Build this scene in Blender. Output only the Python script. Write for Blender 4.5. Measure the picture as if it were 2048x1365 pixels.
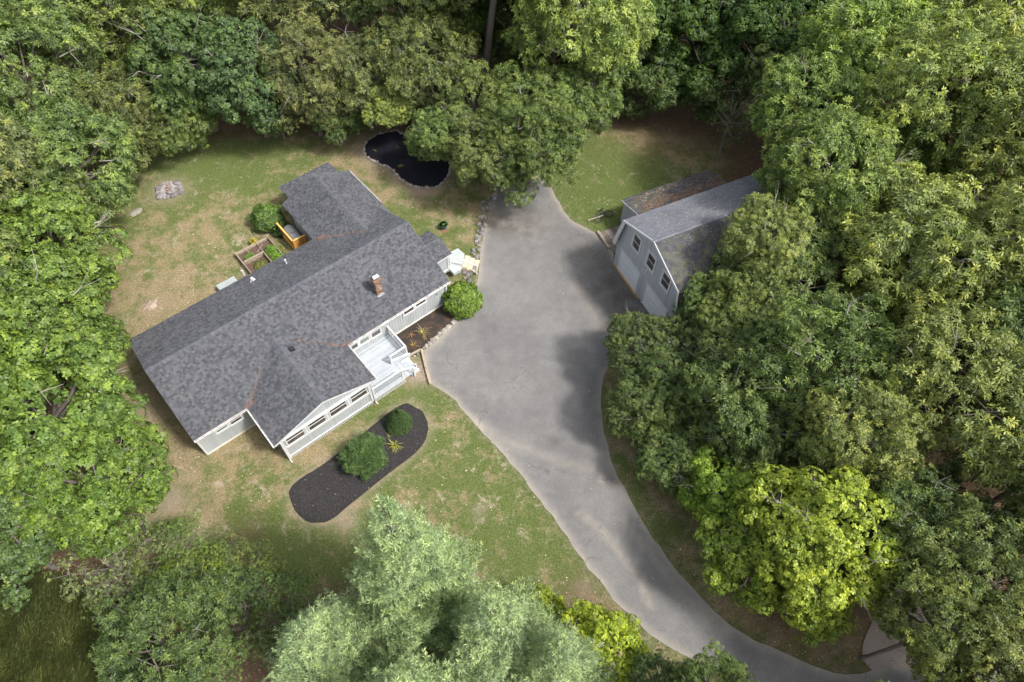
import bpy, bmesh, math, random
import numpy as np
from mathutils import Vector, Matrix, noise
from mathutils.geometry import delaunay_2d_cdt

for o in list(bpy.data.objects): bpy.data.objects.remove(o)
random.seed(7); RNG = np.random.default_rng(7)
scn = bpy.context.scene
C = scn.collection
rad = math.radians

# ------------------------------------------------------------------ camera, sky, sun, exposure
TILT, ROLL = rad(56.426), rad(1.798)
Fv = Vector((0, math.cos(TILT), -math.sin(TILT))); Dv = Vector((0, -math.sin(TILT), -math.cos(TILT))); Rv = Vector((1, 0, 0))
R1 = Rv*math.cos(ROLL) - Dv*math.sin(ROLL); D1 = Rv*math.sin(ROLL) + Dv*math.cos(ROLL)
cam = bpy.data.objects.new('camera', bpy.data.cameras.new('camera')); C.objects.link(cam)
M = Matrix.Identity(4)
for i in range(3):
    M[i][0] = R1[i]; M[i][1] = -D1[i]; M[i][2] = -Fv[i]
M[2][3] = 38.0
cam.matrix_world = M
cam.data.sensor_width = 36; cam.data.lens = 1365/2048*36; cam.data.clip_start = .5; cam.data.clip_end = 600
scn.camera = cam
SUN_EL, SUN_AZ = rad(53), rad(-22)            # azimuth of the sun counted from +X towards +Y
world = bpy.data.worlds.new('World'); scn.world = world; world.use_nodes = True
wn = world.node_tree.nodes; sky = wn.new('ShaderNodeTexSky'); sky.sky_type = 'NISHITA'; sky.sun_disc = False
sky.sun_elevation = SUN_EL; sky.sun_rotation = math.pi/2 - SUN_AZ; sky.air_density = 1.0; sky.dust_density = 3.5
sky.ozone_density = .4
hs = wn.new('ShaderNodeHueSaturation'); hs.inputs['Saturation'].default_value = .45      # thin cloud whitens the sky
world.node_tree.links.new(sky.outputs[0], hs.inputs['Color']); world.node_tree.links.new(hs.outputs[0], wn['Background'].inputs[0]); wn['Background'].inputs[1].default_value = .15
sl = bpy.data.lights.new('sun', 'SUN'); sun = bpy.data.objects.new('sun', sl); C.objects.link(sun)
sl.energy = 2.35; sl.angle = rad(8); sl.color = (1.0, .97, .925)
sd = Vector((math.cos(SUN_EL)*math.cos(SUN_AZ), math.cos(SUN_EL)*math.sin(SUN_AZ), math.sin(SUN_EL)))
sun.rotation_euler = sd.to_track_quat('Z', 'Y').to_euler(); sun.location = sd*80
vs = scn.view_settings; vs.view_transform = 'Standard'; vs.look = 'None'; vs.gamma = 1; vs.exposure = .9; vs.use_curve_mapping = False
scn.render.engine = 'CYCLES'
scn.cycles.max_bounces = 6; scn.cycles.diffuse_bounces = 3; scn.cycles.transmission_bounces = 3; scn.cycles.glossy_bounces = 2

# ------------------------------------------------------------------ helpers
def tag(o, label=None, cat=None, group=None, kind=None):
    if label: o['label'] = label
    if cat: o['category'] = cat
    if group: o['group'] = group
    if kind: o['kind'] = kind
    return o
def empty(name, loc=(0,0,0), rz=0, label=None, cat=None, group=None):
    o = bpy.data.objects.new(name, None); C.objects.link(o); o.location = loc; o.rotation_euler = (0,0,rz)
    return tag(o, label, cat, group)
def link(name, mesh, parent=None, loc=(0,0,0), rot=(0,0,0), scale=(1,1,1), kind=None, label=None):
    o = bpy.data.objects.new(name, mesh); C.objects.link(o); o.parent = parent
    o.location = loc; o.rotation_euler = rot; o.scale = scale
    if kind: o['kind'] = kind
    if label: o['label'] = label
    return o

class MB:
    """collects quads / tris; flip=True means the numbers are (along, outward, up) of a building frame"""
    def __init__(s, flip=False): s.v = []; s.f = []; s.t = []; s.flip = flip
    def face(s, pts, tone=.5):
        n = len(s.v); s.v += [tuple(p) for p in pts]; s.f.append(tuple(range(n, n+len(pts)))); s.t.append(tone)
    def box(s, x0, x1, y0, y1, z0, z1, tone=.5):
        n = len(s.v)
        s.v += [(x0,y0,z0),(x1,y0,z0),(x1,y1,z0),(x0,y1,z0),(x0,y0,z1),(x1,y0,z1),(x1,y1,z1),(x0,y1,z1)]
        for q in ((0,3,2,1),(4,5,6,7),(0,1,5,4),(1,2,6,5),(2,3,7,6),(3,0,4,7)): s.f.append(tuple(n+i for i in q)); s.t.append(tone)
    def hull8(s, lo, hi, tone=.5):
        n = len(s.v); s.v += [tuple(p) for p in lo] + [tuple(p) for p in hi]
        for q in ((0,3,2,1),(4,5,6,7),(0,1,5,4),(1,2,6,5),(2,3,7,6),(3,0,4,7)): s.f.append(tuple(n+i for i in q)); s.t.append(tone)
    def beam(s, p, q, w, h, tone=.5, up=(0,0,1)):
        p = Vector(p); q = Vector(q); d = (q-p).normalized(); u = Vector(up)
        if abs(d.dot(u)) > .98: u = Vector((1,0,0))
        a = d.cross(u).normalized()*w/2; b = a.cross(d).normalized()*h/2
        s.hull8([p-a-b, p+a-b, q+a-b, q-a-b], [p-a+b, p+a+b, q+a+b, q-a+b], tone)
    def prism(s, poly, ext, tone=.5):
        e = Vector(ext); a = [Vector(p) for p in poly]; b = [p+e for p in a]; n = len(a)
        s.face(list(reversed(a)), tone); s.face(b, tone)
        for i in range(n): s.face([a[i], a[(i+1)%n], b[(i+1)%n], b[i]], tone)
    def tube(s, pts, rs, n=8, tone=.5, cap=True):
        pts = [Vector(p) for p in pts]; base = len(s.v); ref = Vector((0,0,1))
        for i, p in enumerate(pts):
            d = (pts[min(i+1, len(pts)-1)] - pts[max(i-1, 0)]).normalized()
            r = ref if abs(d.dot(ref)) < .95 else Vector((1,0,0))
            a = d.cross(r).normalized(); b = d.cross(a)
            for k in range(n):
                t = 2*math.pi*k/n; s.v.append(tuple(p + (a*math.cos(t)+b*math.sin(t))*rs[i]))
        for i in range(len(pts)-1):
            for k in range(n):
                s.f.append((base+i*n+k, base+i*n+(k+1)%n, base+(i+1)*n+(k+1)%n, base+(i+1)*n+k)); s.t.append(tone)
        if cap:
            s.f.append(tuple(base+(len(pts)-1)*n+k for k in range(n))); s.t.append(tone)
            s.f.append(tuple(base+k for k in reversed(range(n)))); s.t.append(tone)
    def mesh(s, name, mat, smooth=False):
        me = bpy.data.meshes.new(name)
        v = [(x,-y,z) for x,y,z in s.v] if s.flip else s.v
        f = [tuple(reversed(q)) for q in s.f] if s.flip else s.f
        me.from_pydata(v, [], f)
        at = me.attributes.new('tone', 'FLOAT', 'FACE'); at.data.foreach_set('value', np.array(s.t, dtype=np.float32))
        if smooth: me.polygons.foreach_set('use_smooth', [True]*len(me.polygons))
        me.materials.append(mat); me.update(); return me
    def build(s, name, mat, parent=None, kind=None, label=None, smooth=False, **k):
        return link(name, s.mesh(name, mat, smooth), parent, kind=kind, label=label, **k)

def build_each(mb, name, mat, parent):
    """every box of the collector becomes a part of its own"""
    for i in range(len(mb.v)//8):
        m = MB(mb.flip); m.v = mb.v[8*i:8*i+8]; m.f = [tuple(q-8*i for q in f) for f in mb.f[6*i:6*i+6]]; m.t = mb.t[6*i:6*i+6]; m.build(name, mat, parent)

def np_mesh(name, V, nper, mat, tone=None):
    """V (n*nper,3): unconnected polygons of nper corners"""
    me = bpy.data.meshes.new(name); nv = len(V); nf = nv//nper
    me.vertices.add(nv); me.vertices.foreach_set('co', V.astype(np.float32).ravel())
    me.loops.add(nv); me.loops.foreach_set('vertex_index', np.arange(nv, dtype=np.int32))
    me.polygons.add(nf); me.polygons.foreach_set('loop_start', np.arange(0, nv, nper, dtype=np.int32))
    if tone is not None:
        at = me.attributes.new('tone', 'FLOAT', 'FACE'); at.data.foreach_set('value', tone.astype(np.float32))
    me.materials.append(mat); me.update(calc_edges=True); return me

# ------------------------------------------------------------------ materials
def mat(name):
    m = bpy.data.materials.new(name); m.use_nodes = True; nt = m.node_tree
    return m, nt, nt.nodes['Principled BSDF']
def N(nt, t, **k):
    n = nt.nodes.new(t)
    for a, b in k.items():
        if a.startswith('i_'): n.inputs[int(a[2:])].default_value = b
        else: setattr(n, a, b)
    return n
def ramp(nt, stops, src):
    r = nt.nodes.new('ShaderNodeValToRGB'); e = r.color_ramp.elements
    while len(e) < len(stops): e.new(.5)
    for i, (p, c) in enumerate(stops): e[i].position = p; e[i].color = (*c, 1)
    nt.links.new(src, r.inputs[0]); return r.outputs[0]
def nz(nt, scale, detail=4, rough=.6, coord='Object', dist=0):
    tc = nt.nodes.new('ShaderNodeTexCoord'); n = nt.nodes.new('ShaderNodeTexNoise')
    n.inputs['Scale'].default_value = scale; n.inputs['Detail'].default_value = detail; n.inputs['Roughness'].default_value = rough; n.inputs['Distortion'].default_value = dist
    nt.links.new(tc.outputs[coord], n.inputs['Vector']); return n.outputs[0]
def mix(nt, a, b, f, mode='MIX'):
    n = nt.nodes.new('ShaderNodeMix'); n.data_type = 'RGBA'; n.blend_type = mode
    for s, v in ((6, a), (7, b), (0, f)):
        if isinstance(v, (int, float)): n.inputs[s].default_value = v
        elif isinstance(v, tuple): n.inputs[s].default_value = (*v, 1)
        else: nt.links.new(v, n.inputs[s])
    return n.outputs[2]
def mth(nt, op, a, b=None, clamp=False):
    n = nt.nodes.new('ShaderNodeMath'); n.operation = op; n.use_clamp = clamp
    for i, v in enumerate((a, b)):
        if v is None: continue
        if isinstance(v, (int, float)): n.inputs[i].default_value = v
        else: nt.links.new(v, n.inputs[i])
    return n.outputs[0]
def attr(nt, name):
    n = nt.nodes.new('ShaderNodeAttribute'); n.attribute_name = name; return n.outputs['Fac']
def bump(nt, bs, h, strength=.5, dist=.02):
    b = nt.nodes.new('ShaderNodeBump'); b.inputs['Strength'].default_value = strength; b.inputs['Distance'].default_value = dist
    nt.links.new(h, b.inputs['Height']); nt.links.new(b.outputs[0], bs.inputs['Normal'])
def simple(name, col, rough=.6, var=.15, scale=6, metal=0, tonevar=0, bumpy=0, dirt=None):
    m, nt, b = mat(name)
    n = nz(nt, scale, 6)
    c = ramp(nt, [(.3, tuple(x*(1-var) for x in col)), (.7, tuple(min(1, x*(1+var)) for x in col))], n)
    if tonevar:
        t = ramp(nt, [(0, (1-tonevar,)*3), (1, (1+tonevar*.6,)*3)], attr(nt, 'tone')); c = mix(nt, c, t, 1.0, 'MULTIPLY')
    if dirt:
        d = nz(nt, dirt[1], 8, .7); c = mix(nt, c, dirt[0], ramp(nt, [(.5, (0,0,0)), (.75, (dirt[2],)*3)], d))
    nt.links.new(c, b.inputs['Base Color']); b.inputs['Roughness'].default_value = rough; b.inputs['Metallic'].default_value = metal
    if bumpy: bump(nt, b, nz(nt, scale*6, 5), bumpy)
    return m
def leafmat(name, trans=.3, yellow=(1.5, 1.28, .9), lo=.28, hi=1.75):
    m, nt, b = mat(name)
    oi = nt.nodes.new('ShaderNodeObjectInfo')
    t = attr(nt, 'tone')
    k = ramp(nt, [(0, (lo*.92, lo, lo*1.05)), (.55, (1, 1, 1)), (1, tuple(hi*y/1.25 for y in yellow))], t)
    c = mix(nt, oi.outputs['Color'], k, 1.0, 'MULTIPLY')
    br = ramp(nt, [(.3, (.86, .9, .9)), (.7, (1.14, 1.06, 1.0))], nz(nt, .55, 3))
    c = mix(nt, c, br, 1.0, 'MULTIPLY')
    nt.links.new(c, b.inputs['Base Color']); b.inputs['Roughness'].default_value = .45; b.inputs['Specular IOR Level'].default_value = .32
    tr = nt.nodes.new('ShaderNodeBsdfTranslucent'); nt.links.new(mix(nt, c, (1.25, 1.3, .55), 1.0, 'MULTIPLY'), tr.inputs[0])
    mx = nt.nodes.new('ShaderNodeMixShader'); mx.inputs[0].default_value = trans
    out = nt.nodes['Material Output']
    nt.links.new(b.outputs[0], mx.inputs[1]); nt.links.new(tr.outputs[0], mx.inputs[2]); nt.links.new(mx.outputs[0], out.inputs[0])
    return m
LEAF = leafmat('leaf')
NEEDLE = leafmat('needle', .12, (1.2, 1.15, .95), .42, 1.45)
BARK = simple('bark', (.17, .145, .125), .9, .35, 3, bumpy=.6)
TWIG = simple('twig', (.30, .27, .24), .85, .25, 3)
WHITE = simple('white_trim', (.58, .585, .59), .5, .03, 2, dirt=((.55, .5, .42), 5, .35))
GUTTER = simple('gutter', (.74, .73, .72), .45, .05, 3, dirt=((.30, .17, .09), 4, .7))
SIDING = simple('siding', (.40, .425, .43), .6, .05, 1.2, tonevar=.10, dirt=((.46, .46, .42), 3, .3))
GSIDING = simple('garage_siding', (.42, .44, .465), .65, .06, 1.5, tonevar=.10)
DECK = simple('deck_paint', (.40, .43, .455), .5, .05, 2, tonevar=.2, dirt=((.55, .56, .56), 4, .4))
LAND = simple('landing_paint', (.44, .48, .47), .55, .05, 2, tonevar=.06, dirt=((.5, .5, .48), 4, .4))
FOUND = simple('foundation', (.62, .58, .50), .85, .15, 3, bumpy=.3)
WOODN = simple('new_wood', (.60, .30, .07), .6, .18, 5, tonevar=.3)
WOODO = simple('old_wood', (.36, .29, .22), .85, .25, 5, tonevar=.25, bumpy=.3)
WOODG = simple('grey_wood', (.20, .17, .14), .9, .3, 5, tonevar=.3, bumpy=.4)
STONE = simple('stone', (.31, .275, .235), .9, .3, 5, tonevar=.35, bumpy=.5)
GREYST = simple('grey_stone', (.22, .205, .20), .9, .5, 6, tonevar=.5, bumpy=.5)
PAVER = simple('paver', (.55, .46, .34), .85, .15, 6, tonevar=.15, bumpy=.3)
MORTAR = simple('mortar', (.36, .32, .28), .9, .15, 10)
METAL = simple('galvanised', (.15, .17, .18), .45, .15, 4, metal=.3)
TANK = simple('tank_paint', (.36, .37, .37), .5, .12, 4, dirt=((.12, .12, .14), 14, .8))
BLACK = simple('black_plastic', (.02, .02, .022), .5, .2, 4)
TYRE = simple('rubber', (.018, .018, .02), .7, .2, 8)
GREENPOT = simple('green_plastic', (.03, .14, .10), .4, .1, 4)
BLUE = simple('blue_plastic', (.02, .38, .75), .4, .05, 4)
NAVY = simple('navy_plastic', (.02, .05, .14), .45, .1, 4)
SOIL = simple('soil', (.10, .065, .045), .95, .4, 12, bumpy=.8)
ASH = simple('ash', (.30, .28, .27), .95, .4, 9, bumpy=.8)
CHAR = simple('charred_wood', (.10, .08, .07), .9, .6, 8, bumpy=.6)
ORANGEWD = simple('split_wood', (.55, .28, .15), .8, .3, 10)
m_, nt, b = mat('glass_pane'); GLASS = m_
nt.links.new(ramp(nt, [(.35, (.03, .027, .026)), (.7, (.10, .088, .075))], nz(nt, 2.2, 4)), b.inputs['Base Color']); b.inputs['Roughness'].default_value = .06; b.inputs['Specular IOR Level'].default_value = .8
m_, nt, b = mat('glass_blind_reflection'); BLINDREFL = m_  # blinds, plus a greenish reflection painted into the pane colour
nt.links.new(ramp(nt, [(.4, (.16, .19, .17)), (.65, (.24, .27, .25))], nz(nt, 1.2, 3)), b.inputs['Base Color']); b.inputs['Roughness'].default_value = .08; b.inputs['Specular IOR Level'].default_value = .7

def shinglemat(name, lo, mid, hi, moss=None, cap=False):
    m, nt, b = mat(name)
    c = ramp(nt, [(0, lo), (.5, mid), (1, hi)], attr(nt, 'tone'))
    g = ramp(nt, [(.3, (.82,)*3), (.7, (1.18,)*3)], nz(nt, 55, 2, .9))
    c = mix(nt, c, g, 1.0, 'MULTIPLY')
    w = ramp(nt, [(.3, (.88, .88, .9)), (.7, (1.1, 1.09, 1.07))], nz(nt, .5, 4))
    c = mix(nt, c, w, 1.0, 'MULTIPLY')
    if moss:
        f = ramp(nt, [(.46, (0,0,0)), (.62, (.85,)*3)], nz(nt, 1.1, 9, .8)); c = mix(nt, c, moss, f)
    nt.links.new(c, b.inputs['Base Color']); b.inputs['Roughness'].default_value = .93; b.inputs['Specular IOR Level'].default_value = .2
    bump(nt, b, nz(nt, 90, 2), .5, .01); return m
SHING = shinglemat('roof_shingle', (.058, .060, .068), (.088, .091, .100), (.120, .123, .132))
GSHING = shinglemat('garage_shingle', (.12, .125, .145), (.155, .16, .18), (.19, .195, .215))
GSHINGD = shinglemat('mossy_shingle', (.045, .045, .055), (.07, .07, .08), (.11, .11, .115), moss=(.125, .12, .075))
CAPM = shinglemat('ridge_cap', (.09, .092, .106), (.105, .107, .122), (.125, .127, .142))

m_, nt, b = mat('brick'); BRICK = m_
nt.links.new(mix(nt, ramp(nt, [(0, (.11, .055, .04)), (.45, (.21, .115, .078)), (.8, (.30, .20, .145)), (1, (.42, .36, .30))], attr(nt, 'tone')), ramp(nt, [(.3, (.8,)*3), (.7, (1.2,)*3)], nz(nt, 30, 4)), 1.0, 'MULTIPLY'), b.inputs['Base Color']); b.inputs['Roughness'].default_value = .9

# lawn / forest floor, painted by zone attributes and broken up by noise
def groundmat():
    m, nt, b = mat('ground')
    big = nz(nt, .16, 5, .62); med = nz(nt, .75, 8, .75); fine = nz(nt, 9, 6, .8); vf = nz(nt, 40, 3, .8)
    dry = ramp(nt, [(.3, (.14, .10, .052)), (.5, (.26, .20, .115)), (.72, (.47, .39, .26))], fine)
    grn = ramp(nt, [(.3, (.045, .065, .018)), (.5, (.095, .13, .035)), (.72, (.20, .225, .085))], fine)
    g = mth(nt, 'ADD', mth(nt, 'MULTIPLY', attr(nt, 'green'), 1.0), mth(nt, 'MULTIPLY', mth(nt, 'SUBTRACT', med, .5), 5.5))
    g = mth(nt, 'ADD', g, mth(nt, 'MULTIPLY', mth(nt, 'SUBTRACT', big, .5), 2.6), True)
    g = mth(nt, 'ADD', g, mth(nt, 'MULTIPLY', mth(nt, 'SUBTRACT', vf, .5), 2.0), True)
    c = mix(nt, dry, grn, g)
    bare = ramp(nt, [(.55, (0,0,0)), (.66, (.8,)*3)], nz(nt, .95, 9, .78, dist=.5))
    c = mix(nt, c, ramp(nt, [(.35, (.30, .235, .165)), (.65, (.50, .43, .33))], vf), mth(nt, 'MULTIPLY', bare, attr(nt, 'bare')))
    dirt = ramp(nt, [(.3, (.22, .165, .12)), (.7, (.40, .32, .25))], vf)
    c = mix(nt, c, dirt, mth(nt, 'ADD', attr(nt, 'dirt'), mth(nt, 'MULTIPLY', mth(nt, 'SUBTRACT', fine, .5), mth(nt, 'MULTIPLY', attr(nt, 'dirt'), 2.0)), True))
    lit = ramp(nt, [(.3, (.055, .034, .020)), (.5, (.13, .085, .052)), (.72, (.30, .21, .14))], nz(nt, 14, 7, .85))
    lf = mth(nt, 'ADD', attr(nt, 'litter'), mth(nt, 'MULTIPLY', mth(nt, 'SUBTRACT', med, .5), mth(nt, 'MULTIPLY', attr(nt, 'litter'), 1.5)), True)
    c = mix(nt, c, lit, lf)
    nt.links.new(c, b.inputs['Base Color']); b.inputs['Roughness'].default_value = .95; b.inputs['Specular IOR Level'].default_value = .1
    bump(nt, b, mth(nt, 'ADD', fine, vf), .8, .04); return m
GROUND = groundmat()
def drivemat():
    m, nt, b = mat('asphalt')
    sp = nz(nt, 38, 3, .9); big = nz(nt, .22, 5, .6); med = nz(nt, 1.3, 7, .7)
    c = ramp(nt, [(.3, (.10, .097, .095)), (.5, (.165, .160, .155)), (.72, (.265, .256, .246))], sp)
    c = mix(nt, c, ramp(nt, [(.33, (.80, .80, .82)), (.66, (1.14, 1.13, 1.11))], big), 1.0, 'MULTIPLY')
    c = mix(nt, c, ramp(nt, [(.33, (.90,)*3), (.66, (1.08,)*3)], med), 1.0, 'MULTIPLY')
    c = mix(nt, c, (.36, .32, .26), mth(nt, 'MULTIPLY', attr(nt, 'sand'), mth(nt, 'ADD', med, .25), True))
    st = mth(nt, 'MULTIPLY', attr(nt, 'stain_shade'), ramp(nt, [(.35, (0,0,0)), (.6, (1,1,1))], nz(nt, .9, 6, .7)), True)  # stains, plus garage and tree shade painted into the asphalt colour
    c = mix(nt, c, (.085, .07, .052), st)
    vt = nt.nodes.new('ShaderNodeTexVoronoi'); vt.feature = 'DISTANCE_TO_EDGE'; vt.inputs['Scale'].default_value = .22
    tc = nt.nodes.new('ShaderNodeTexCoord'); w1 = nt.nodes.new('ShaderNodeTexNoise'); w1.inputs['Scale'].default_value = 1.6; w1.inputs['Detail'].default_value = 8; nt.links.new(tc.outputs['Object'], w1.inputs['Vector'])
    wm = nt.nodes.new('ShaderNodeVectorMath'); wm.operation = 'MULTIPLY_ADD'; nt.links.new(w1.outputs['Color'], wm.inputs[0]); wm.inputs[1].default_value = (1.4, 1.4, 0); nt.links.new(tc.outputs['Object'], wm.inputs[2]); nt.links.new(wm.outputs[0], vt.inputs['Vector'])
    cr = mth(nt, 'MULTIPLY', ramp(nt, [(0, (1,1,1)), (.006, (0,0,0))], vt.outputs['Distance']), ramp(nt, [(.48, (0,0,0)), (.6, (.6,)*3)], nz(nt, .35, 3)))
    c = mix(nt, c, (.07, .066, .062), cr)
    oil = ramp(nt, [(.70, (0,0,0)), (.78, (.45,)*3)], nz(nt, .8, 3, .5)); c = mix(nt, c, (.12, .118, .12), oil)
    nt.links.new(c, b.inputs['Base Color']); b.inputs['Roughness'].default_value = .9; b.inputs['Specular IOR Level'].default_value = .25
    bump(nt, b, sp, .5, .01); return m
ASPHALT = drivemat()
m_, nt, b = mat('gravel'); GRAVEL = m_
nt.links.new(ramp(nt, [(.3, (.14, .115, .10)), (.5, (.28, .235, .205)), (.7, (.45, .39, .34))], nz(nt, 22, 6, .9)), b.inputs['Base Color']); b.inputs['Roughness'].default_value = .95
bump(nt, b, nz(nt, 22, 6, .9), .9, .04)
def mulchmat(name, dark, lightc):
    m, nt, b = mat(name)
    c = ramp(nt, [(.35, dark), (.6, tuple((x+y)/2 for x, y in zip(dark, lightc))), (.8, lightc)], nz(nt, 18, 8, .85))
    if name == 'brown_mulch': c = mix(nt, c, (.11, .07, .05), ramp(nt, [(.45, (0,0,0)), (.65, (.7,)*3)], nz(nt, 1.3, 6)))
    nt.links.new(c, b.inputs['Base Color']); b.inputs['Roughness'].default_value = .9; b.inputs['Specular IOR Level'].default_value = .2
    bump(nt, b, nz(nt, 24, 8, .85), 1.0, .05); return m
MULCH = mulchmat('black_mulch', (.018, .016, .017), (.075, .068, .068))
MULCHD = mulchmat('dark_mulch', (.007, .007, .012), (.028, .028, .040))
MULCHB = mulchmat('brown_mulch', (.022, .018, .016), (.085, .07, .06))
CHIP = simple('mulch_chip', (.050, .045, .045), .9, .3, 10, tonevar=.8)
LITTERM = simple('fallen_leaf', (.42, .33, .20), .8, .3, 3, tonevar=.6)

# ------------------------------------------------------------------ small maths
def smooth_loop(pts, per=8, closed=True):
    pts = [Vector((*p[:2], 0)) for p in pts]; n = len(pts); out = []
    rng = range(n) if closed else range(n-1)
    for i in rng:
        g = (lambda k: pts[k % n]) if closed else (lambda k: pts[min(max(k, 0), n-1)])
        p0, p1, p2, p3 = g(i-1), g(i), g(i+1), g(i+2)
        for k in range(per):
            t = k/per
            out.append(.5*((2*p1)+(p2-p0)*t+(2*p0-5*p1+4*p2-p3)*t*t+(3*p1-p0-3*p2+p3)*t**3))
    if not closed: out.append(pts[-1])
    return [(p.x, p.y) for p in out]
def in_poly(P, poly):
    x, y = P[:,0], P[:,1]; r = np.zeros(len(P), bool); n = len(poly)
    for i in range(n):
        x0, y0 = poly[i]; x1, y1 = poly[(i+1) % n]
        c = ((y0 > y) != (y1 > y)); c &= x < (x1-x0)*(y-y0)/((y1-y0) if y1 != y0 else 1e-9)+x0; r ^= c
    return r
def dist_poly(P, poly, closed=True):
    d = np.full(len(P), 1e9); n = len(poly)
    for i in range(n if closed else n-1):
        a = np.array(poly[i]); b = np.array(poly[(i+1) % n]); ab = b-a; L = (ab@ab)+1e-12
        t = np.clip(((P-a)@ab)/L, 0, 1); d = np.minimum(d, np.linalg.norm(P-(a+t[:,None]*ab), axis=1))
    return d
def ss(x, a, b): t = np.clip((x-a)/(b-a), 0, 1); return t*t*(3-2*t)
def nze(P, sc, seed=0): return np.array([noise.noise(Vector((p[0]*sc+seed, p[1]*sc, seed*.37))) for p in P])
def sheet(name, outline, spacing, z, mat_, attrs=None, rough=0, kind='structure', rise=0):
    o = np.array(outline); lo = o.min(0); hi = o.max(0)
    gx, gy = np.meshgrid(np.arange(lo[0], hi[0], spacing), np.arange(lo[1], hi[1], spacing)); G = np.c_[gx.ravel(), gy.ravel()]
    G = G + RNG.uniform(-.2, .2, G.shape)*spacing
    G = G[in_poly(G, outline)]; G = G[dist_poly(G, outline) > spacing*.45]
    pts = [Vector(p) for p in outline] + [Vector(p) for p in G]
    r = delaunay_2d_cdt(pts, [], [list(range(len(outline)))], 1, 1e-5)
    P = np.array([tuple(p) for p in r[0]]); d = dist_poly(P, outline)
    zz = np.full(len(P), z) + ss(d, 0, .5)*rise
    if rough: zz += rough*RNG.uniform(-1, 1, len(P))*ss(d, 0, .2)
    me = bpy.data.meshes.new(name); me.from_pydata([(p[0], p[1], q) for p, q in zip(P, zz)], [], [tuple(f) for f in r[2]])
    for k, fn in (attrs or {}).items():
        a = me.attributes.new(k, 'FLOAT', 'POINT'); a.data.foreach_set('value', fn(P).astype(np.float32))
    me.polygons.foreach_set('use_smooth', [True]*len(me.polygons)); me.materials.append(mat_); me.update()
    for p in me.polygons[:1]:
        if p.normal.z < 0: me.flip_normals()
    return link(name, me, kind=kind)

# ------------------------------------------------------------------ setting: ground, drive, gravel, beds
LAWN = smooth_loop([(-33.5,40.5),(-30,45),(-20,45.5),(-12,47.2),(-4,46),(1,45),(7,48.5),(16.5,47.5),(16.5,40.5),(9.0,33),(11.5,26),(9.3,24.2),(9.0,20.3),(9.4,17.0),(12.0,13.4),(15.0,9.6),(19.5,7.8),(17,3),(4.9,2),(5.2,7.4),(0,6.6),(-7,8.0),(-12,8.0),(-16,7.5),(-20.5,10),(-24.0,14.5),(-27.5,20),(-30.0,26),(-32.5,33)], 5)
DRIVE = smooth_loop([(-1.9,38.2),(-2.14,36.2),(-2.48,33.2),(-2.55,30.6),(-3.1,28.6),(-4.07,26.4),(-5.45,24.6),(-5.75,24.2),(-5.5,22.9),(-5.23,21.85),(-3.82,20.9),(-2.45,19.3),(-.5,17.2),(1.32,15.0),(3.15,12.5),(4.9,10.1),(6.4,8.3),(8.4,6.7),(12.0,4.9),(16,3.2),(24,1.0),(24,5.2),(20.5,6.0),(17.4,5.5),(14.8,6.35),(12.2,7.55),(10.2,9.5),(8.35,12.1),(6.85,15.0),(6.0,17.5),(5.75,19.5),(5.95,22.4),(7.2,24.2),(10.6,24.8),(11.5,27.0),(8.9,31.4),(7.3,32.5),(7.1,33.6),(6.2,35.05),(4.2,36.4),(3.3,38.2),(2.2,40.6),(0,41.6),(-1.6,40.4)], 6)
dn = nze(np.array(DRIVE), 1.1, 3)*.10 + nze(np.array(DRIVE), 4.0, 5)*.05
DRIVE = [(p[0]+n, p[1]+n*.7) for p, n in zip(DRIVE, dn)]
GRAV = smooth_loop([(19.2,5.6),(18.6,6.6),(19.9,8.6),(22,11.2),(24.5,11.5),(26,7),(24.3,5.0),(21,5.6)], 4)
OVAL = smooth_loop([(-12.6,14.3),(-12.1,13.2),(-11.1,12.55),(-10.0,12.65),(-9.0,13.6),(-7.2,15.4),(-5.45,17.1),(-4.98,18.3),(-5.35,19.5),(-6.26,20.15),(-7.1,19.95),(-8.6,18.45),(-10.86,16.1),(-12.1,15.1)], 6)
POND = smooth_loop([(-12.6,43.7),(-12.15,42.6),(-11.0,41.8),(-10.0,41.25),(-9.2,40.2),(-8.0,39.45),(-6.4,39.45),(-5.6,40.5),(-5.35,41.8),(-5.8,43.2),(-6.84,44.3),(-8.1,44.4),(-9.2,45.2),(-10.1,45.9),(-11.4,45.6),(-12.3,44.8)], 6)
_o = nze(np.array(OVAL), 1.6, 8)*.13+nze(np.array(OVAL), 5, 2)*.05; OVAL = [(p[0]+n, p[1]+n) for p, n in zip(OVAL, _o)]
blobs_g = [(-26,40.5,4.5,.9),(-20,42,4,.7),(-22,34,5,.05),(-24.5,29,3,-.25),(-19,30,3.5,.1),(7,41,5.5,1.3),(10,37.5,3,.9),(4,39,2,.8),(-5,33.8,2.5,.45),(-4,39,2.2,.2),(-2.5,16,4.5,.6),(2.5,10.5,4,.7),(-1,12,3,.3),(-12.3,10.8,3.2,1.0),(-8.6,10.5,2.5,.3),(-7.8,20.9,1.6,.6),(-5.0,20.7,1.5,.7),(-15.5,15,3.5,.05),(-17,19,3,-.3),(9.4,12.4,1.2,.5),(12.5,9.2,3,-.25),(-9,36.5,2,.5),(-9,45.5,2,-.2),(-13,42.5,2.5,-.4),(-27,35,3.5,.25)]
def g_green(P):
    v = np.full(len(P), .34)
    for x, y, r, a in blobs_g: v += a*np.exp(-((P[:,0]-x)**2+(P[:,1]-y)**2)/(r*r))
    v += .5*np.exp(-(dist_poly(P, DRIVE)/.55)**2)
    return v
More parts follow.
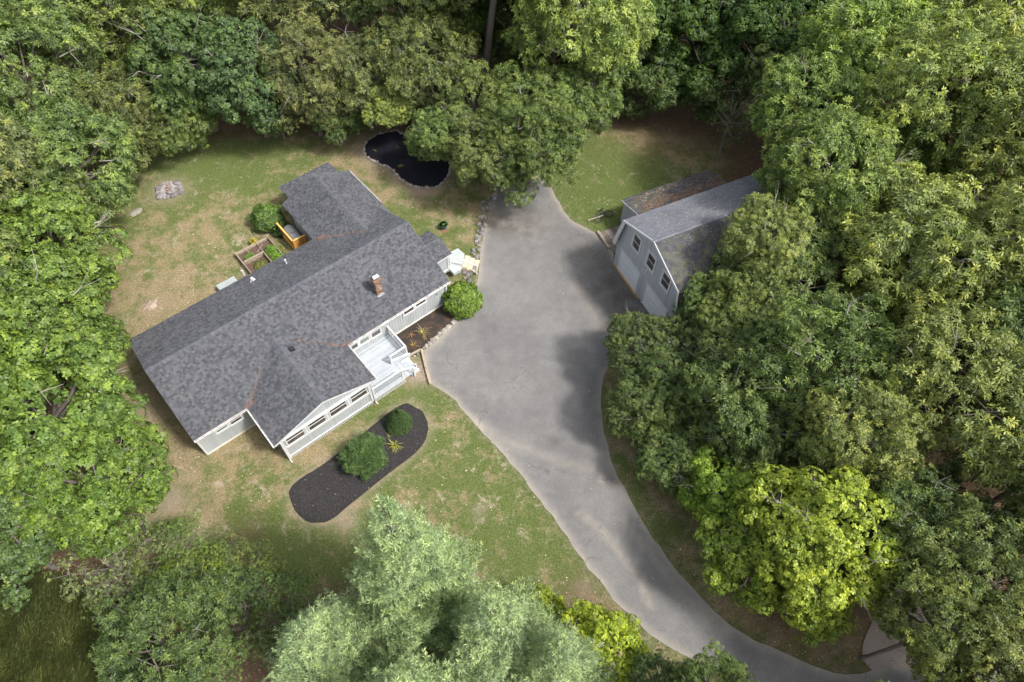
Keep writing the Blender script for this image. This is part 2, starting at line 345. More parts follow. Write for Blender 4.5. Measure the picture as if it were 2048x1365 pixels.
def g_litter(P):
    ins = in_poly(P, LAWN); d = dist_poly(P, LAWN); s = np.where(ins, d, -d)
    v = 1-ss(s, -1.2, 2.2)
    for x, y, r, a in [(14.5,8.6,1.8,.6),(16.6,7.6,1.6,.6),(-14.5,11,1.3,.6),(3.9,8.9,1.3,.4),(10.3,48,3.5,.5),(7.0,18.5,.8,.3),(14.5,47,3.0,.6),(-10,46.5,2,.6),(-20,22,1.8,.4)]: v += a*np.exp(-((P[:,0]-x)**2+(P[:,1]-y)**2)/(r*r))
    return np.clip(v, 0, 1)
def g_dirt(P):
    v = .55*np.exp(-(dist_poly(P, POND)/.55)**2) + .45*np.exp(-(dist_poly(P, OVAL)/.28)**2)
    for x, y, r, a in [(-6.1,22.6,.9,1.2),(-7.3,39.0,.9,.8),(-9.0,12.6,.7,.6),(-19.3,13.5,1.0,.7),(-17.5,11.2,.9,.5),(4.3,9.3,.7,.5),(-26.9,38.2,1.3,.9),(-24.7,27.2,.8,.5),(-22.5,20,1.6,.5),(7.3,23.9,.6,.7),(-1.6,13.5,.4,.6),(-2.2,37.6,.6,.5)]: v += a*np.exp(-((P[:,0]-x)**2+(P[:,1]-y)**2)/(r*r))
    v += .35*np.exp(-(dist_poly(P, DRIVE)/.18)**2)
    return np.clip(v, 0, 1)
def build_ground():
    xs = np.r_[np.arange(-300,-44,32), np.arange(-44,34,.4), np.arange(34,300,32)]; ys = np.r_[np.arange(-200,-6,32), np.arange(-6,56,.4), np.arange(56,420,30)]
    X, Y = np.meshgrid(xs, ys); P = np.c_[X.ravel(), Y.ravel()]; nx, ny = len(xs), len(ys)
    Z = np.zeros(len(P)) - .012
    near = (np.abs(P[:,0]+5) < 40) & (np.abs(P[:,1]-25) < 32)
    dd = np.minimum(dist_poly(P[near], DRIVE), 5); ins = in_poly(P[near], DRIVE)
    zn = RNG.uniform(-.010, .010, near.sum()); Z[near] += np.where(ins | (dd < .5), 0, zn)
    me = bpy.data.meshes.new('ground')
    idx = np.arange(nx*ny).reshape(ny, nx); F = np.stack([idx[:-1,:-1], idx[:-1,1:], idx[1:,1:], idx[1:,:-1]], -1).reshape(-1, 4)
    me.from_pydata(np.c_[P, Z].tolist(), [], F.tolist())
    for k, fn in (('green', g_green), ('litter', g_litter), ('dirt', g_dirt)):
        v = np.zeros(len(P)) + (1. if k == 'litter' else 0); v[near] = fn(P[near])
        a = me.attributes.new(k, 'FLOAT', 'POINT'); a.data.foreach_set('value', v.astype(np.float32))
    v = np.zeros(len(P)); v[near] = .55
    for x, y, r, a_ in [(-2,15.5,4,.7),(-20,33,4.5,.7),(-15.5,13.5,3.5,.8),(3,10,3,.6),(-17.5,17.5,2.5,.5),(-22,28,4,.3),(-5.5,36,3,.4)]: v += a_*np.exp(-((P[:,0]-x)**2+(P[:,1]-y)**2)/(r*r))
    a = me.attributes.new('bare', 'FLOAT', 'POINT'); a.data.foreach_set('value', v.astype(np.float32))
    me.polygons.foreach_set('use_smooth', [True]*len(me.polygons)); me.materials.append(GROUND); me.update()
    link('ground', me, kind='structure')
build_ground()
def d_sand(P):
    v = .8*np.exp(-(dist_poly(P, DRIVE)/.28)**2)
    v += .85*np.exp(-(dist_poly(P, smooth_loop([(5.0,17.1),(5.05,16.4),(5.5,15.6),(5.7,14.9)], 5, False), False)/.10)**2)
    v += .6*np.exp(-(dist_poly(P, smooth_loop([(4.3,13.5),(5.3,12.6),(6.4,11.3),(7.3,9.9),(7.8,8.6)], 5, False), False)/.22)**2)
    v += .35*np.exp(-(dist_poly(P, smooth_loop([(-2.6,19.6),(-.2,18.0),(2.2,17.0),(4.6,16.2)], 5, False), False)/.3)**2)
    v += .45*np.exp(-(dist_poly(P, smooth_loop([(6.6,13.3),(8.3,11.0),(9.8,9.0),(11.6,7.3)], 5, False), False)/.25)**2)
    v += .3*np.exp(-(dist_poly(P, smooth_loop([(4.4,30),(5.6,27.5),(6.5,26),(7.6,25.4)], 5, False), False)/.5)**2)
    return np.clip(v, 0, 1)
def d_stain_shade(P):  # big blobs by the garage and top end are painted shade, small ones stains
    v = np.zeros(len(P))
    for x, y, r, a in [(7.2,30.5,2.3,.75),(8.4,27.5,1.8,.7),(9.0,25.4,2.2,.8),(-1.2,36.4,1.6,.8),(1.3,35.5,1.8,.45),(5.6,33.5,1.5,.5),(-1.9,20.3,.55,.5),(2.8,18.0,.45,.55),(5.9,15.6,.8,.35)]: v += a*np.exp(-((P[:,0]-x)**2+(P[:,1]-y)**2)/(r*r))
    return np.clip(v, 0, 1)
sheet('driveway', DRIVE, .33, .012, ASPHALT, {'sand': d_sand, 'stain_shade': d_stain_shade})
sheet('gravel_path', GRAV, .5, .004, GRAVEL, rough=.01)
sheet('oval_mulch_bed', OVAL, .16, .02, MULCH, rough=.022, rise=.05)
sheet('pond_shaped_mulch_bed', POND, .2, .015, MULCHD, rough=.02, rise=.03)
EBED = [(-7.60,24.55),(-6.95,24.05),(-6.3,23.75),(-5.85,24.55),(-4.6,25.75),(-3.7,27.0),(-3.5,28.2),(-4.4,29.3),(-5.1,28.75),(-8.2,25.95)]
sheet('front_mulch_bed', smooth_loop(EBED, 3), .18, .016, MULCHB, rough=.02, rise=.03)

def blade_scatter(name, poly_fn, n, box, hgt, wid, mat_, keep, label, cat, tone_fn=None, flat=False):
    P = np.c_[RNG.uniform(box[0], box[1], n), RNG.uniform(box[2], box[3], n)]
    P = P[keep(P)]; n = len(P); a = RNG.uniform(0, 2*math.pi, n); h = hgt*RNG.uniform(.5, 1.3, n); w = wid*RNG.uniform(.6, 1.3, n)
    base = np.c_[P, np.zeros(n)]; side = np.c_[np.cos(a), np.sin(a), np.zeros(n)]*w[:,None]*.5
    le = RNG.uniform(0, 2*math.pi, n)
    if flat:
        base[:,2] = .03+RNG.uniform(0, .02, n); tip = base + np.c_[-np.sin(a), np.cos(a), RNG.uniform(-.25, .25, n)]*h[:,None]
        V = np.stack([base-side*.3, base+side+(tip-base)*.4, tip, base-side+(tip-base)*.5], 1)
    else:
        tip = base + np.c_[np.cos(le)*.6, np.sin(le)*.6, np.ones(n)]*h[:,None]
        V = np.stack([base-side, base+side, tip], 1)
    me = np_mesh(name, V.reshape(-1, 3), V.shape[1], mat_, tone_fn(P) if tone_fn else RNG.uniform(0, 1, n))
    return tag(link(name, me), label, cat, kind='stuff')

# ------------------------------------------------------------------ roofs and siding
def shingles(mb, p0, U, V, width, height, expo=.145, wmin=.09, wmax=.20, left=None, right=None, lift=.0, tone=(.0, 1.), thick=.02):
    p0 = Vector(p0); U = Vector(U).normalized(); V = Vector(V).normalized(); n = U.cross(V)
    if n.z < 0: n = -n
    r = 0; v = 0.
    while v < height-.02:
        l = left(v) if left else 0.; rr = right(v) if right else width
        x = l; h = min(expo+.012, height-v)
        first = True
        while x < rr-.01:
            w = random.uniform(wmin, wmax)*(random.uniform(.3, 1) if first else 1); first = False
            x1 = min(rr, x+w); tk = thick*random.uniform(.6, 1.5)
            t = tone[0]+(tone[1]-tone[0])*random.random()
            a = p0+U*x+V*v+n*(lift+tk); b_ = p0+U*x1+V*v+n*(lift+tk); c = p0+U*x1+V*(v+h)+n*(lift+.003); d = p0+U*x+V*(v+h)+n*(lift+.003)
            mb.face([a, b_, c, d], t); mb.face([p0+U*x+V*v+n*lift, p0+U*x1+V*v+n*lift, b_, a], 0)
            x = x1 + .004
        v += expo; r += 1
def slab(mb, p0, U, V, w, h, th=.10, tone=.5):
    p0 = Vector(p0); U = Vector(U).normalized()*w; V = Vector(V).normalized()*h; n = U.cross(V).normalized()
    if n.z < 0: n = -n
    d = n*th
    mb.hull8([p0-d, p0+U-d, p0+U+V-d, p0+V-d], [p0, p0+U, p0+U+V, p0+V], tone)
def ridge_cap(parent, p, q, Va, Vb, w=.17, step=.25, mat_=None, name='ridge_cap'):
    """overlapping cap shingles along p-q; Va, Vb unit vectors pointing down each slope"""
    mb = MB(True); p = Vector(p); q = Vector(q); d = (q-p).normalized(); L = (q-p).length; x = 0
    Va = Vector(Va).normalized(); Vb = Vector(Vb).normalized(); up = Vector((0, 0, .03))
    while x < L-.02:
        e = min(x+step+.03, L); t = random.random()
        a = p+d*x+up*1.1; b_ = p+d*e+up*.7
        for S in (Va, Vb): mb.face([a, b_, b_+S*w-up*.4, a+S*w-up*.2], t)
        mb.face([a, a+Va*w-up*.2, a+Va*w-up*1.1, a-up*.6], t*.5)
        x += step
    mb.build(name, mat_ or CAPM, parent, kind='stuff')
def siding(parent, p, q, z0, ztop, mat_, width=.20, gap=.014, t=.02, name='siding', skip=()):
    """vertical boards from p to q (2D in frame); ztop(x)->z ; outward = right-hand of p->q in (along,outward) frame given by n"""
    mb = MB(True); p = Vector((*p, 0)); q = Vector((*q, 0)); d = (q-p).normalized(); L = (q-p).length
    n = Vector((d.y, -d.x, 0))
    x = 0
    while x < L-.02:
        e = min(x+width-gap, L); za, zb = ztop(x), ztop(e)
        lo = [p+d*x, p+d*e, p+d*e+n*t, p+d*x+n*t]
        mb.hull8([(v.x, v.y, z0) for v in lo], [(v.x, v.y, z) for v, z in zip(lo, (za, zb, zb, za))], random.random())
        x += width
    return mb.build(name, mat_, parent, kind='stuff')
def window(parent, o, d, n, u0, u1, z0, z1, fw=.09, sash='h', glass=None, proud=.05, label=None, mull=True, frm=None):
    """frame (the window object) with pane and sash as sub-parts. o origin, d along, n outward, all in the frame"""
    o = Vector(o); d = Vector(d); n = Vector(n); Z = Vector((0,0,1))
    def bar(mb, ua, ub, za, zb, t0, t1):
        lo = [o+d*ua+Z*za+n*t0, o+d*ub+Z*za+n*t0, o+d*ub+Z*za+n*t1, o+d*ua+Z*za+n*t1]; hi = [v+Z*(zb-za) for v in lo]; mb.hull8(lo, hi)
    mb = MB(True)
    bar(mb, u0-fw, u1+fw, z1, z1+fw, 0, proud); bar(mb, u0-fw, u1+fw, z0-fw*1.15, z0, 0, proud+.015)
    bar(mb, u0-fw, u0, z0, z1, 0, proud); bar(mb, u1, u1+fw, z0, z1, 0, proud)
    w = mb.build('window', frm or WHITE, parent, label=label)
    g = MB(True); bar(g, u0, u1, z0, z1, -.01, .012); g.build('pane', glass or GLASS, w)
    s = MB(True); zm = (z0+z1)/2
    if sash == 'h': bar(s, u0, u1, zm-.022, zm+.022, .012, .034)
    if sash == 'v': bar(s, (u0+u1)/2-.02, (u0+u1)/2+.02, z0, z1, .012, .035)
    for (a, b_, c, e) in ((u0, u1, z0, z0+.014), (u0, u1, z1-.014, z1), (u0, u0+.018, z0+.014, z1-.014), (u1-.018, u1, z0+.014, z1-.014)): bar(s, a, b_, c, e, .012, .028)
    s.build('sash', frm or WHITE, w)
    return w

# ------------------------------------------------------------------ the house
HX, HY, HR = -17.92, 16.42, rad(41.673)
GX, GY, GR = 7.18, 32.24, rad(26.943)
def hw(a, s, z=0):   # house frame to world
    return Vector((HX+a*math.cos(HR)+s*math.sin(HR), HY+a*math.sin(HR)-s*math.cos(HR), z))
def gw(a, s, z=0):
    return Vector((GX+a*math.cos(GR)+s*math.sin(GR), GY+a*math.sin(GR)-s*math.cos(GR), z))

EZ, RZ, ES, RS = 2.60, 4.62, .38, -4.02          # eave height, ridge height, eave and ridge lines
SL = (RZ-EZ)/(ES-RS)
def build_house():
    H = empty('house', (HX, HY, 0), HR, 'long one-storey house with grey shingle roofs, pale grey board siding and a front gable wing', 'house')
    # walls
    mb = MB(True)
    def gable_box(a0, a1, s0, s1, z, ridge_along='a', rz=0):
        mb.box(a0, a1, s0, s1, .06, z)
        if ridge_along == 'a':
            m = (s0+s1)/2; mb.prism([(a0, s0, z), (a0, s1, z), (a0, m, rz)], (a1-a0, 0, 0))
        elif ridge_along == 's':
            m = (a0+a1)/2; mb.prism([(a0, s0, z), (m, s0, rz), (a1, s0, z)], (0, s1-s0, 0))
    gable_box(.03, 17.83, -8.0, -.03, 2.50, 'a', 4.42)
    gable_box(3.68, 9.50, -2.0, 3.30, 2.42, 's', 3.52)
    gable_box(13.35, 18.15, -12.4, -7.5, 2.42, 's', 3.68)
    mb.box(17.7, 19.42, -3.75, -1.93, .3, 2.15)
    mb.box(14.15, 17.9, -14.75, -12.2, .06, 1.95)
    mb.build('wall', SIDING, H)
    zf = lambda x: 2.46
    siding(H, (3.66, 0), (0, 0), .12, zf, SIDING)
    siding(H, (17.88, 0), (9.55, 0), .12, zf, SIDING)
    siding(H, (0, 0), (0, -8.05), .12, lambda x: 2.46+(1.9*(1-abs(x-4.02)/4.05)), SIDING)
    siding(H, (9.55, 3.32), (3.64, 3.32), .26, lambda x: 2.42+max(0, 1.08*(1-abs(x-2.95)/2.96)), SIDING)
    siding(H, (3.65, 3.32), (3.65, 0), .26, zf, SIDING)
    siding(H, (9.53, 0), (9.53, 3.32), .26, zf, SIDING)
    siding(H, (13.32, -8), (13.32, -12.42), .12, lambda x: 2.38, SIDING)
    siding(H, (14.12, -12.4), (14.12, -14.78), .12, lambda x: 1.95, SIDING)
    siding(H, (19.46, -1.9), (17.86, -1.9), .35, lambda x: 2.12, SIDING, width=.13)
    siding(H, (19.46, -3.8), (19.46, -1.9), .35, lambda x: 2.12, SIDING, width=.2)
    siding(H, (17.86, -1.9), (17.86, 0), .12, lambda x: 2.6, SIDING)
    mb = MB(True)                                     # concrete base course
    mb.box(.0, 3.62, 0, .05, 0, .12); mb.build('foundation', FOUND, H)
    mb = MB(True); mb.box(9.6, 17.9, 0, .06, 0, .15); mb.build('foundation', FOUND, H)
    mb = MB(True); mb.box(-.04, 0, -8.0, .05, 0, .12); mb.build('foundation', FOUND, H)
    mb = MB(True)                                     # corner boards
    for (a, s) in ((0, 0), (17.86, 0)): mb.box(a-.06, a+.06, s+.02, s+.055, .1, 2.46); mb.box(a-.055 if a < 1 else a+.01, a-.02 if a < 1 else a+.045, s-.1, s+.02, .1, 2.5)
    mb.box(3.58, 3.74, 3.345, 3.40, -.0, 2.45); mb.box(3.56, 3.62, 3.1, 3.345, 0, 2.45)
    mb.box(9.46, 9.60, 3.345, 3.40, .2, 2.45); mb.box(9.56, 9.62, 3.15, 3.345, .2, 2.45)
    mb.box(19.42, 19.52, -2.0, -1.84, .3, 2.2)
    mb.box(17.9, 19.42, -1.875, -1.84, .55, .64)
    build_each(mb, 'corner_board', WHITE, H)
    # gable windows: four wide sliders in one white band
    G = [(3.92, 5.02), (5.36, 6.44), (6.80, 7.90), (8.26, 9.34)]
    for i, (u0, u1) in enumerate(G):
        window(H, (0, 3.342, 0), (1,0,0), (0,1,0), u0, u1, 1.44, 2.38, .06, 'h')
    mb = MB(True)
    for a0, a1 in ((5.105, 5.275), (6.525, 6.715), (7.985, 8.175)): mb.box(a0, a1, 3.342, 3.40, 1.46, 2.44)
    mb.box(3.75, 9.45, 3.342, 3.405, 1.28, 1.45); build_each(mb, 'window_trim', WHITE, H)
    # front wall windows
    for u0, u1, z0, z1, g in ((1.13, 1.82, 1.46, 2.0, BLINDREFL), (2.01, 2.71, 1.40, 2.0, GLASS)):
        window(H, (0, .022, 0), (1,0,0), (0,1,0), u0, u1, z0, z1, .085, 'h', g, .045)
    for u0, u1, z0, z1, g in ((14.43, 15.19, 1.50, 2.2, GLASS), (15.39, 16.16, 1.56, 2.2, GLASS), (11.88, 12.54, 1.24, 2.2, GLASS), (11.0, 11.66, 1.28, 2.2, BLINDREFL), (10.15, 10.82, 1.28, 2.2, GLASS)):
        window(H, (0, .022, 0), (1,0,0), (0,1,0), u0, u1, z0, z1, .095, 'h', g, .045)
    # roof slabs
    rb = MB(True); cU = (1, 0, 0)
    ext = .0
    Lw = 17.98+.08; hf = math.hypot(ES-RS, RZ-EZ); Vf = (0, RS-ES, RZ-EZ); Vr = (0, -(RS-ES), RZ-EZ)
    slab(rb, (-.08, ES, EZ), cU, Vf, Lw, hf); slab(rb, (-.08, 2*RS-ES, EZ), cU, Vr, Lw, hf)
    # front wing: ridge a=6.66 z 3.72, eaves a 3.25 / 10.05 at z 2.55
    wr, we, m = 3.74, 2.55, 6.65; hwid = 3.40; hw_ = math.hypot(hwid, wr-we)
    slab(rb, (3.25, 3.52, we), (0,-1,0), (hwid, 0, wr-we), 5.7, hw_); slab(rb, (10.05, 3.52, we), (0,-1,0), (-hwid, 0, wr-we), 5.7, hw_)
    # rear wing
    rr, re, rm = 3.86, 2.52, 15.78; rh = 2.76; rl = math.hypot(rh, rr-re)
    slab(rb, (13.02, -12.75, re), (0,1,0), (rh, 0, rr-re), 6.9, rl); slab(rb, (18.54, -12.75, re), (0,1,0), (-rh, 0, rr-re), 6.9, rl)
    # rear lean-to and side entry
    slab(rb, (13.85, -15.05, 1.98), (1,0,0), (0, 2.5, .36), 4.25, math.hypot(2.5, .36), .08)
    slab(rb, (17.75, -1.68, 2.25), (1,0,0), (0, -1.35, .42), 1.95, math.hypot(1.35, .42), .08)
    slab(rb, (17.75, -4.35, 2.25), (1,0,0), (0, 1.32, .42), 1.95, math.hypot(1.32, .42), .08)
    rb.build('roof', CAPM, H)
    sh = MB(True)
    shingles(sh, (-.1, ES+.02, EZ), cU, Vf, Lw+.04, hf, lift=.004)
    shingles(sh, (-.1, 2*RS-ES-.02, EZ), cU, Vr, Lw+.04, hf, lift=.004, wmin=.09, wmax=.18, expo=.145)
    shingles(sh, (3.23, 3.54, we), (0,-1,0), (hwid, 0, wr-we), 5.3, hw_, lift=.004, right=lambda v: 3.2+2.1*v/hw_+.15)
    shingles(sh, (10.07, 3.54, we), (0,-1,0), (-hwid, 0, wr-we), 5.3, hw_, lift=.004, right=lambda v: 3.2+2.1*v/hw_+.15)
    shingles(sh, (13.0, -12.77, re), (0,1,0), (rh, 0, rr-re), 6.9, rl, lift=.004, right=lambda v: 4.4+2.6*v/rl)
    shingles(sh, (18.56, -12.77, re), (0,1,0), (-rh, 0, rr-re), 6.9, rl, lift=.004, right=lambda v: 4.4+2.6*v/rl)
    shingles(sh, (13.83, -15.07, 1.98), (1,0,0), (0, 2.5, .36), 4.27, 2.5, lift=.004, wmax=.2)
    shingles(sh, (17.9, -1.66, 2.25), (1,0,0), (0, -1.35, .42), 1.82, 1.42, lift=.004)
    shingles(sh, (17.9, -4.37, 2.25), (1,0,0), (0, 1.32, .42), 1.82, 1.38, lift=.004)
    sh.build('shingles', SHING, H, kind='stuff')
    ridge_cap(H, (-.08, RS, RZ), (17.98, RS, RZ), (0,1,-SL), (0,-1,-SL), .24)
    ridge_cap(H, (m, 3.54, wr), (m, -2.1, wr), (1,0,-.344), (-1,0,-.344), .24)
    ridge_cap(H, (rm, -12.77, rr), (rm, -5.7, rr), (1,0,-.485), (-1,0,-.485), .24)
    ridge_cap(H, (17.9, -3.03, 2.67), (19.7, -3.03, 2.67), (0,1,-.31), (0,-1,-.31), .12)
    # rake and frieze boards
    mb = MB(True)
    for sgn, aa in ((1, 3.25), (-1, 10.05)):
        mb.beam((aa, 3.52, we-.07), (m, 3.52, wr-.07), .05, .15)
    mb.beam((17.86, -1.66, 2.19), (19.7, -1.66, 2.19), .04, .12); mb.beam((19.72, -1.70, 2.2), (19.72, -3.03, 2.6), .03, .1)
    build_each(mb, 'rake_board', WHITE, H)
    mb = MB(True)
    mb.beam((-.09, ES, EZ-.08), (-.09, RS, RZ-.08), .03, .14); mb.beam((-.09, RS, RZ-.08), (-.09, 2*RS-ES, EZ-.08), .03, .14)
    mb.beam((18.0, ES, EZ-.08), (18.0, RS, RZ-.08), .03, .14)
    build_each(mb, 'rake_trim', simple('grey_trim', (.40, .42, .45), .6, .05), H)
    # soffit boards under the front eave
    mb = MB(True); mb.box(-.05, 3.6, .02, ES-.02, 2.44, 2.47); mb.box(9.6, 17.9, .02, ES-.02, 2.44, 2.47); mb.box(3.3, 3.62, .4, 3.4, 2.40, 2.43); mb.box(9.6, 10.0, .4, 3.4, 2.40, 2.43)
    mb.box(3.3, 10.0, 3.32, 3.50, 2.40, 2.43); build_each(mb, 'soffit', WHITE, H)
    # gutters: open troughs, one object each, with hangers
    def gutter(p, q, out):
        p = Vector(p); q = Vector(q); o_ = Vector(out)*.105; dz = Vector((0,0,.08)); e = Vector(out)*.014
        g = MB(True)
        g.hull8([p-dz, q-dz, q+o_-dz, p+o_-dz], [p-dz*.85, q-dz*.85, q+o_-dz*.85, p+o_-dz*.85])
        g.hull8([p+o_-dz, q+o_-dz, q+o_+e-dz, p+o_+e-dz], [p+o_, q+o_, q+o_+e, p+o_+e])
        g.hull8([p-dz, q-dz, q+e-dz, p+e-dz], [p, q, q+e, p+e])
        gg = g.build('gutter', GUTTER, H)
        L = (q-p).length; k = int(L/.62); d = (q-p).normalized()
        for i in range(k+1):
            x = p+d*(L*i/k if k else 0); s_ = MB(True); s_.hull8([x-d*.012-dz*.1, x+d*.012-dz*.1, x+d*.012+o_-dz*.1, x-d*.012+o_-dz*.1], [x-d*.012, x+d*.012, x+d*.012+o_, x-d*.012+o_]); s_.build('hanger', BRACKET, gg)
    gutter((-.08, ES, EZ-.02), (3.35, ES, EZ-.02), (0,1,0)); gutter((10.0, ES, EZ-.02), (18.0, ES, EZ-.02), (0,1,0))
    gutter((3.25, .5, we-.02), (3.25, 3.56, we-.02), (-1,0,0)); gutter((10.05, .5, we-.02), (10.05, 3.56, we-.02), (1,0,0))
    gutter((18.54, -12.7, re-.02), (18.54, -8.6, re-.02), (1,0,0))
    mb = MB(True)
    for (a, s, z1) in ((17.80, .10, 2.45), (9.66, 3.44, 2.42), (3.57, 3.46, 2.42)):
        mb = MB(True); mb.tube([(a, s+.05, z1), (a, s, z1-.2), (a, s, .15), (a+.02, s+.22, .05)], [.035]*4, 6); mb.build('downspout', WHITE, H)
    # skirt slats below the gable wall
    mb = MB(True); x = 3.72
    while x < 9.5: mb.box(x, x+.055, 3.33, 3.375, -.02, .27); x += .098
    mb.build('skirt_slats', WHITE, H, kind='stuff')
    mb = MB(True); mb.box(3.70, 9.52, 3.345, 3.40, .26, .31); mb.build('skirt_rail', WHITE, H)
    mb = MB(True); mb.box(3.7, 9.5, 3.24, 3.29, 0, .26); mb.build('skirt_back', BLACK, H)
    # chimney with its own bricks, crown, flashing
    ca, cs, cw, cd, cz0, cz1 = 13.62, -1.28, .22, .22, 3.0, 4.62
    mb = MB(True); mb.box(ca-cw+.012, ca+cw-.012, cs-cd+.012, cs+cd-.012, cz0, cz1-.02); ch = mb.build('chimney', MORTAR, H)
    mb = MB(True); bh, bl = .066, .20; z = cz0; row = 0
    while z < cz1-.03:
        for side in range(4):
            x = -(.1 if row % 2 else 0)
            W = 2*cw
            while x < W-.01:
                x0 = max(x, 0)+.006; x1 = min(x+bl, W)-.006
                if x1-x0 > .02:
                    pr = random.uniform(0, .006); t = random.random(); z1 = z+bh-.012
                    if side == 0: mb.box(ca-cw+x0, ca-cw+x1, cs+cd-.02, cs+cd+pr, z, z1, t)
                    if side == 1: mb.box(ca-cw+x0, ca-cw+x1, cs-cd-pr, cs-cd+.02, z, z1, t)
                    if side == 2: mb.box(ca-cw-pr, ca-cw+.02, cs-cd+x0, cs-cd+x1, z, z1, t)
                    if side == 3: mb.box(ca+cw-.02, ca+cw+pr, cs-cd+x0, cs-cd+x1, z, z1, t)
                x += bl
        z += bh; row += 1
    mb.build('bricks', BRICK, ch, kind='stuff')
    mb = MB(True); mb.box(ca-cw-.05, ca+cw+.05, cs-cd-.05, cs+cd+.05, cz1, cz1+.09); mb.build('crown_course', BRICK, ch)
    mb = MB(True); mb.box(ca-.13, ca+.13, cs-.13, cs+.13, cz1+.09, cz1+.28)
    mb.prism([(ca-.21, cs-.2, cz1+.28), (ca+.21, cs-.2, cz1+.28), (ca+.21, cs, cz1+.40), (ca-.21, cs, cz1+.40)], (0, .0, .02))
    mb.prism([(ca-.21, cs, cz1+.40), (ca+.21, cs, cz1+.40), (ca+.21, cs+.2, cz1+.28), (ca-.21, cs+.2, cz1+.28)], (0, .0, .02)); mb.build('flue_cap', METAL, ch)
    mb = MB(True); zz = EZ+SL*(ES-(cs+cd))
    mb.hull8([(ca-.25, cs+cd+.005, zz-.02), (ca+.25, cs+cd+.005, zz-.02), (ca+.27, cs+cd+.11, zz-.09), (ca-.27, cs+cd+.11, zz-.09)], [(ca-.25, cs+cd+.005, zz+.07), (ca+.25, cs+cd+.005, zz+.07), (ca+.27, cs+cd+.11, zz-.035), (ca-.27, cs+cd+.11, zz-.035)])
    mb.build('flashing', METAL, ch)
    # roof fittings
    mb = MB(True); mb.tube([(10.33, -7.15, 3.0), (10.33, -7.15, 3.62)], [.055, .055], 10); mb.build('vent_pipe', WHITE, H)
    mb = MB(True); mb.tube([(7.85, -8.72, 2.35), (7.85, -8.72, 2.95)], [.06, .06], 10); mb.build('vent_pipe', WHITE, H)
    mb = MB(True); mb.tube([(7.95, -7.25, 3.05), (7.95, -7.25, 3.40)], [.05, .05], 10); mb.tube([(7.95, -7.25, 3.38), (7.95, -7.25, 3.5)], [.12, .09], 12)
    mb.box(7.78, 8.14, -7.42, -7.05, 3.10, 3.17); mb.build('round_vent', WHITE, H)
    mb = MB(True); zz = EZ+SL*(ES+.75); a0, s0 = 7.14, -.78
    zz = wr-.344*abs(a0-m)+.02
    mb.hull8([(a0-.19, s0-.19, zz-.06), (a0+.19, s0-.19, zz-.14), (a0+.19, s0+.19, zz-.14), (a0-.19, s0+.19, zz-.06)], [(a0-.13, s0-.15, zz+.16), (a0+.13, s0-.15, zz+.10), (a0+.13, s0+.15, zz+.10), (a0-.13, s0+.15, zz+.16)]); mb.build('box_vent', BLACK, H)
    mb = MB(True); mb.box(17.0, 17.16, .022, .08, 1.55, 1.63); mb.box(13.15, 13.3, .022, .1, .78, .9); build_each(mb, 'wall_outlet', METAL, H)
    return H
BRACKET = simple('hanger', (.25, .23, .21), .7, .1)
house = build_house()

# pine needles caught in the valleys
def needles():
    V = []; T = []
    def plane_front(a, s): return max(EZ+SL*(ES-s), 3.74-.344*abs(a-6.65)) + .022
    def add(a, s, z, sc=1):
        th = random.uniform(0, math.pi); L = random.uniform(.04, .12)*sc; w = .011
        p = hw(a, s, z); d = Vector((math.cos(th), math.sin(th), 0))*L; e = Vector((-math.sin(th), math.cos(th), 0))*w
        V.extend([tuple(p-d-e), tuple(p+d-e), tuple(p+d+e), tuple(p-d+e)]); T.append(random.random())
    for side in (-1, 1):
        for i in range(230):
            t = random.random()**(.8); s = -2.15+2.5*t; clump = noise.noise(Vector((t*9, side*3, 0)))
            if random.random() > .12+t*.55+clump: continue
            off = 3.28*t+.0; a = 6.65+side*(off+random.gauss(0, .07)); add(a, s+random.gauss(0, .05), plane_front(a, s)+random.uniform(0, .02))
    for i in range(90):
        a = random.choice([3.35, 9.95])+random.gauss(0, .2); s = .32+random.gauss(0, .09); add(a, s, plane_front(a, s)+.02)
    for i in range(120):
        t = random.random(); a = 13.2+2.4*t+random.gauss(0, .1); s = -8.2+2.4*t+random.gauss(0, .1); add(a, s, EZ+SL*(s-(2*RS-ES))+.06, .7)
    for i in range(160):
        a = 13.35+random.gauss(0, .13); s = -8.0+random.gauss(0, .1); add(a, s, EZ+SL*(s-(2*RS-ES))+.08, .9)
    for i in range(420):
        a = random.uniform(0, 18) ; 
        if 3.2 < a < 10: continue
        add(a, ES+random.uniform(.01, .08), EZ-.07, .8)
    me = np_mesh('pine_needles', np.array(V), 4, simple('dead_needle', (.20, .12, .09), .9, .3, 5, tonevar=.5), np.array(T))
    tag(link('pine_needles', me), 'rust brown pine needles caught in the valleys of the house roof', 'pine needles', kind='stuff')
needles()

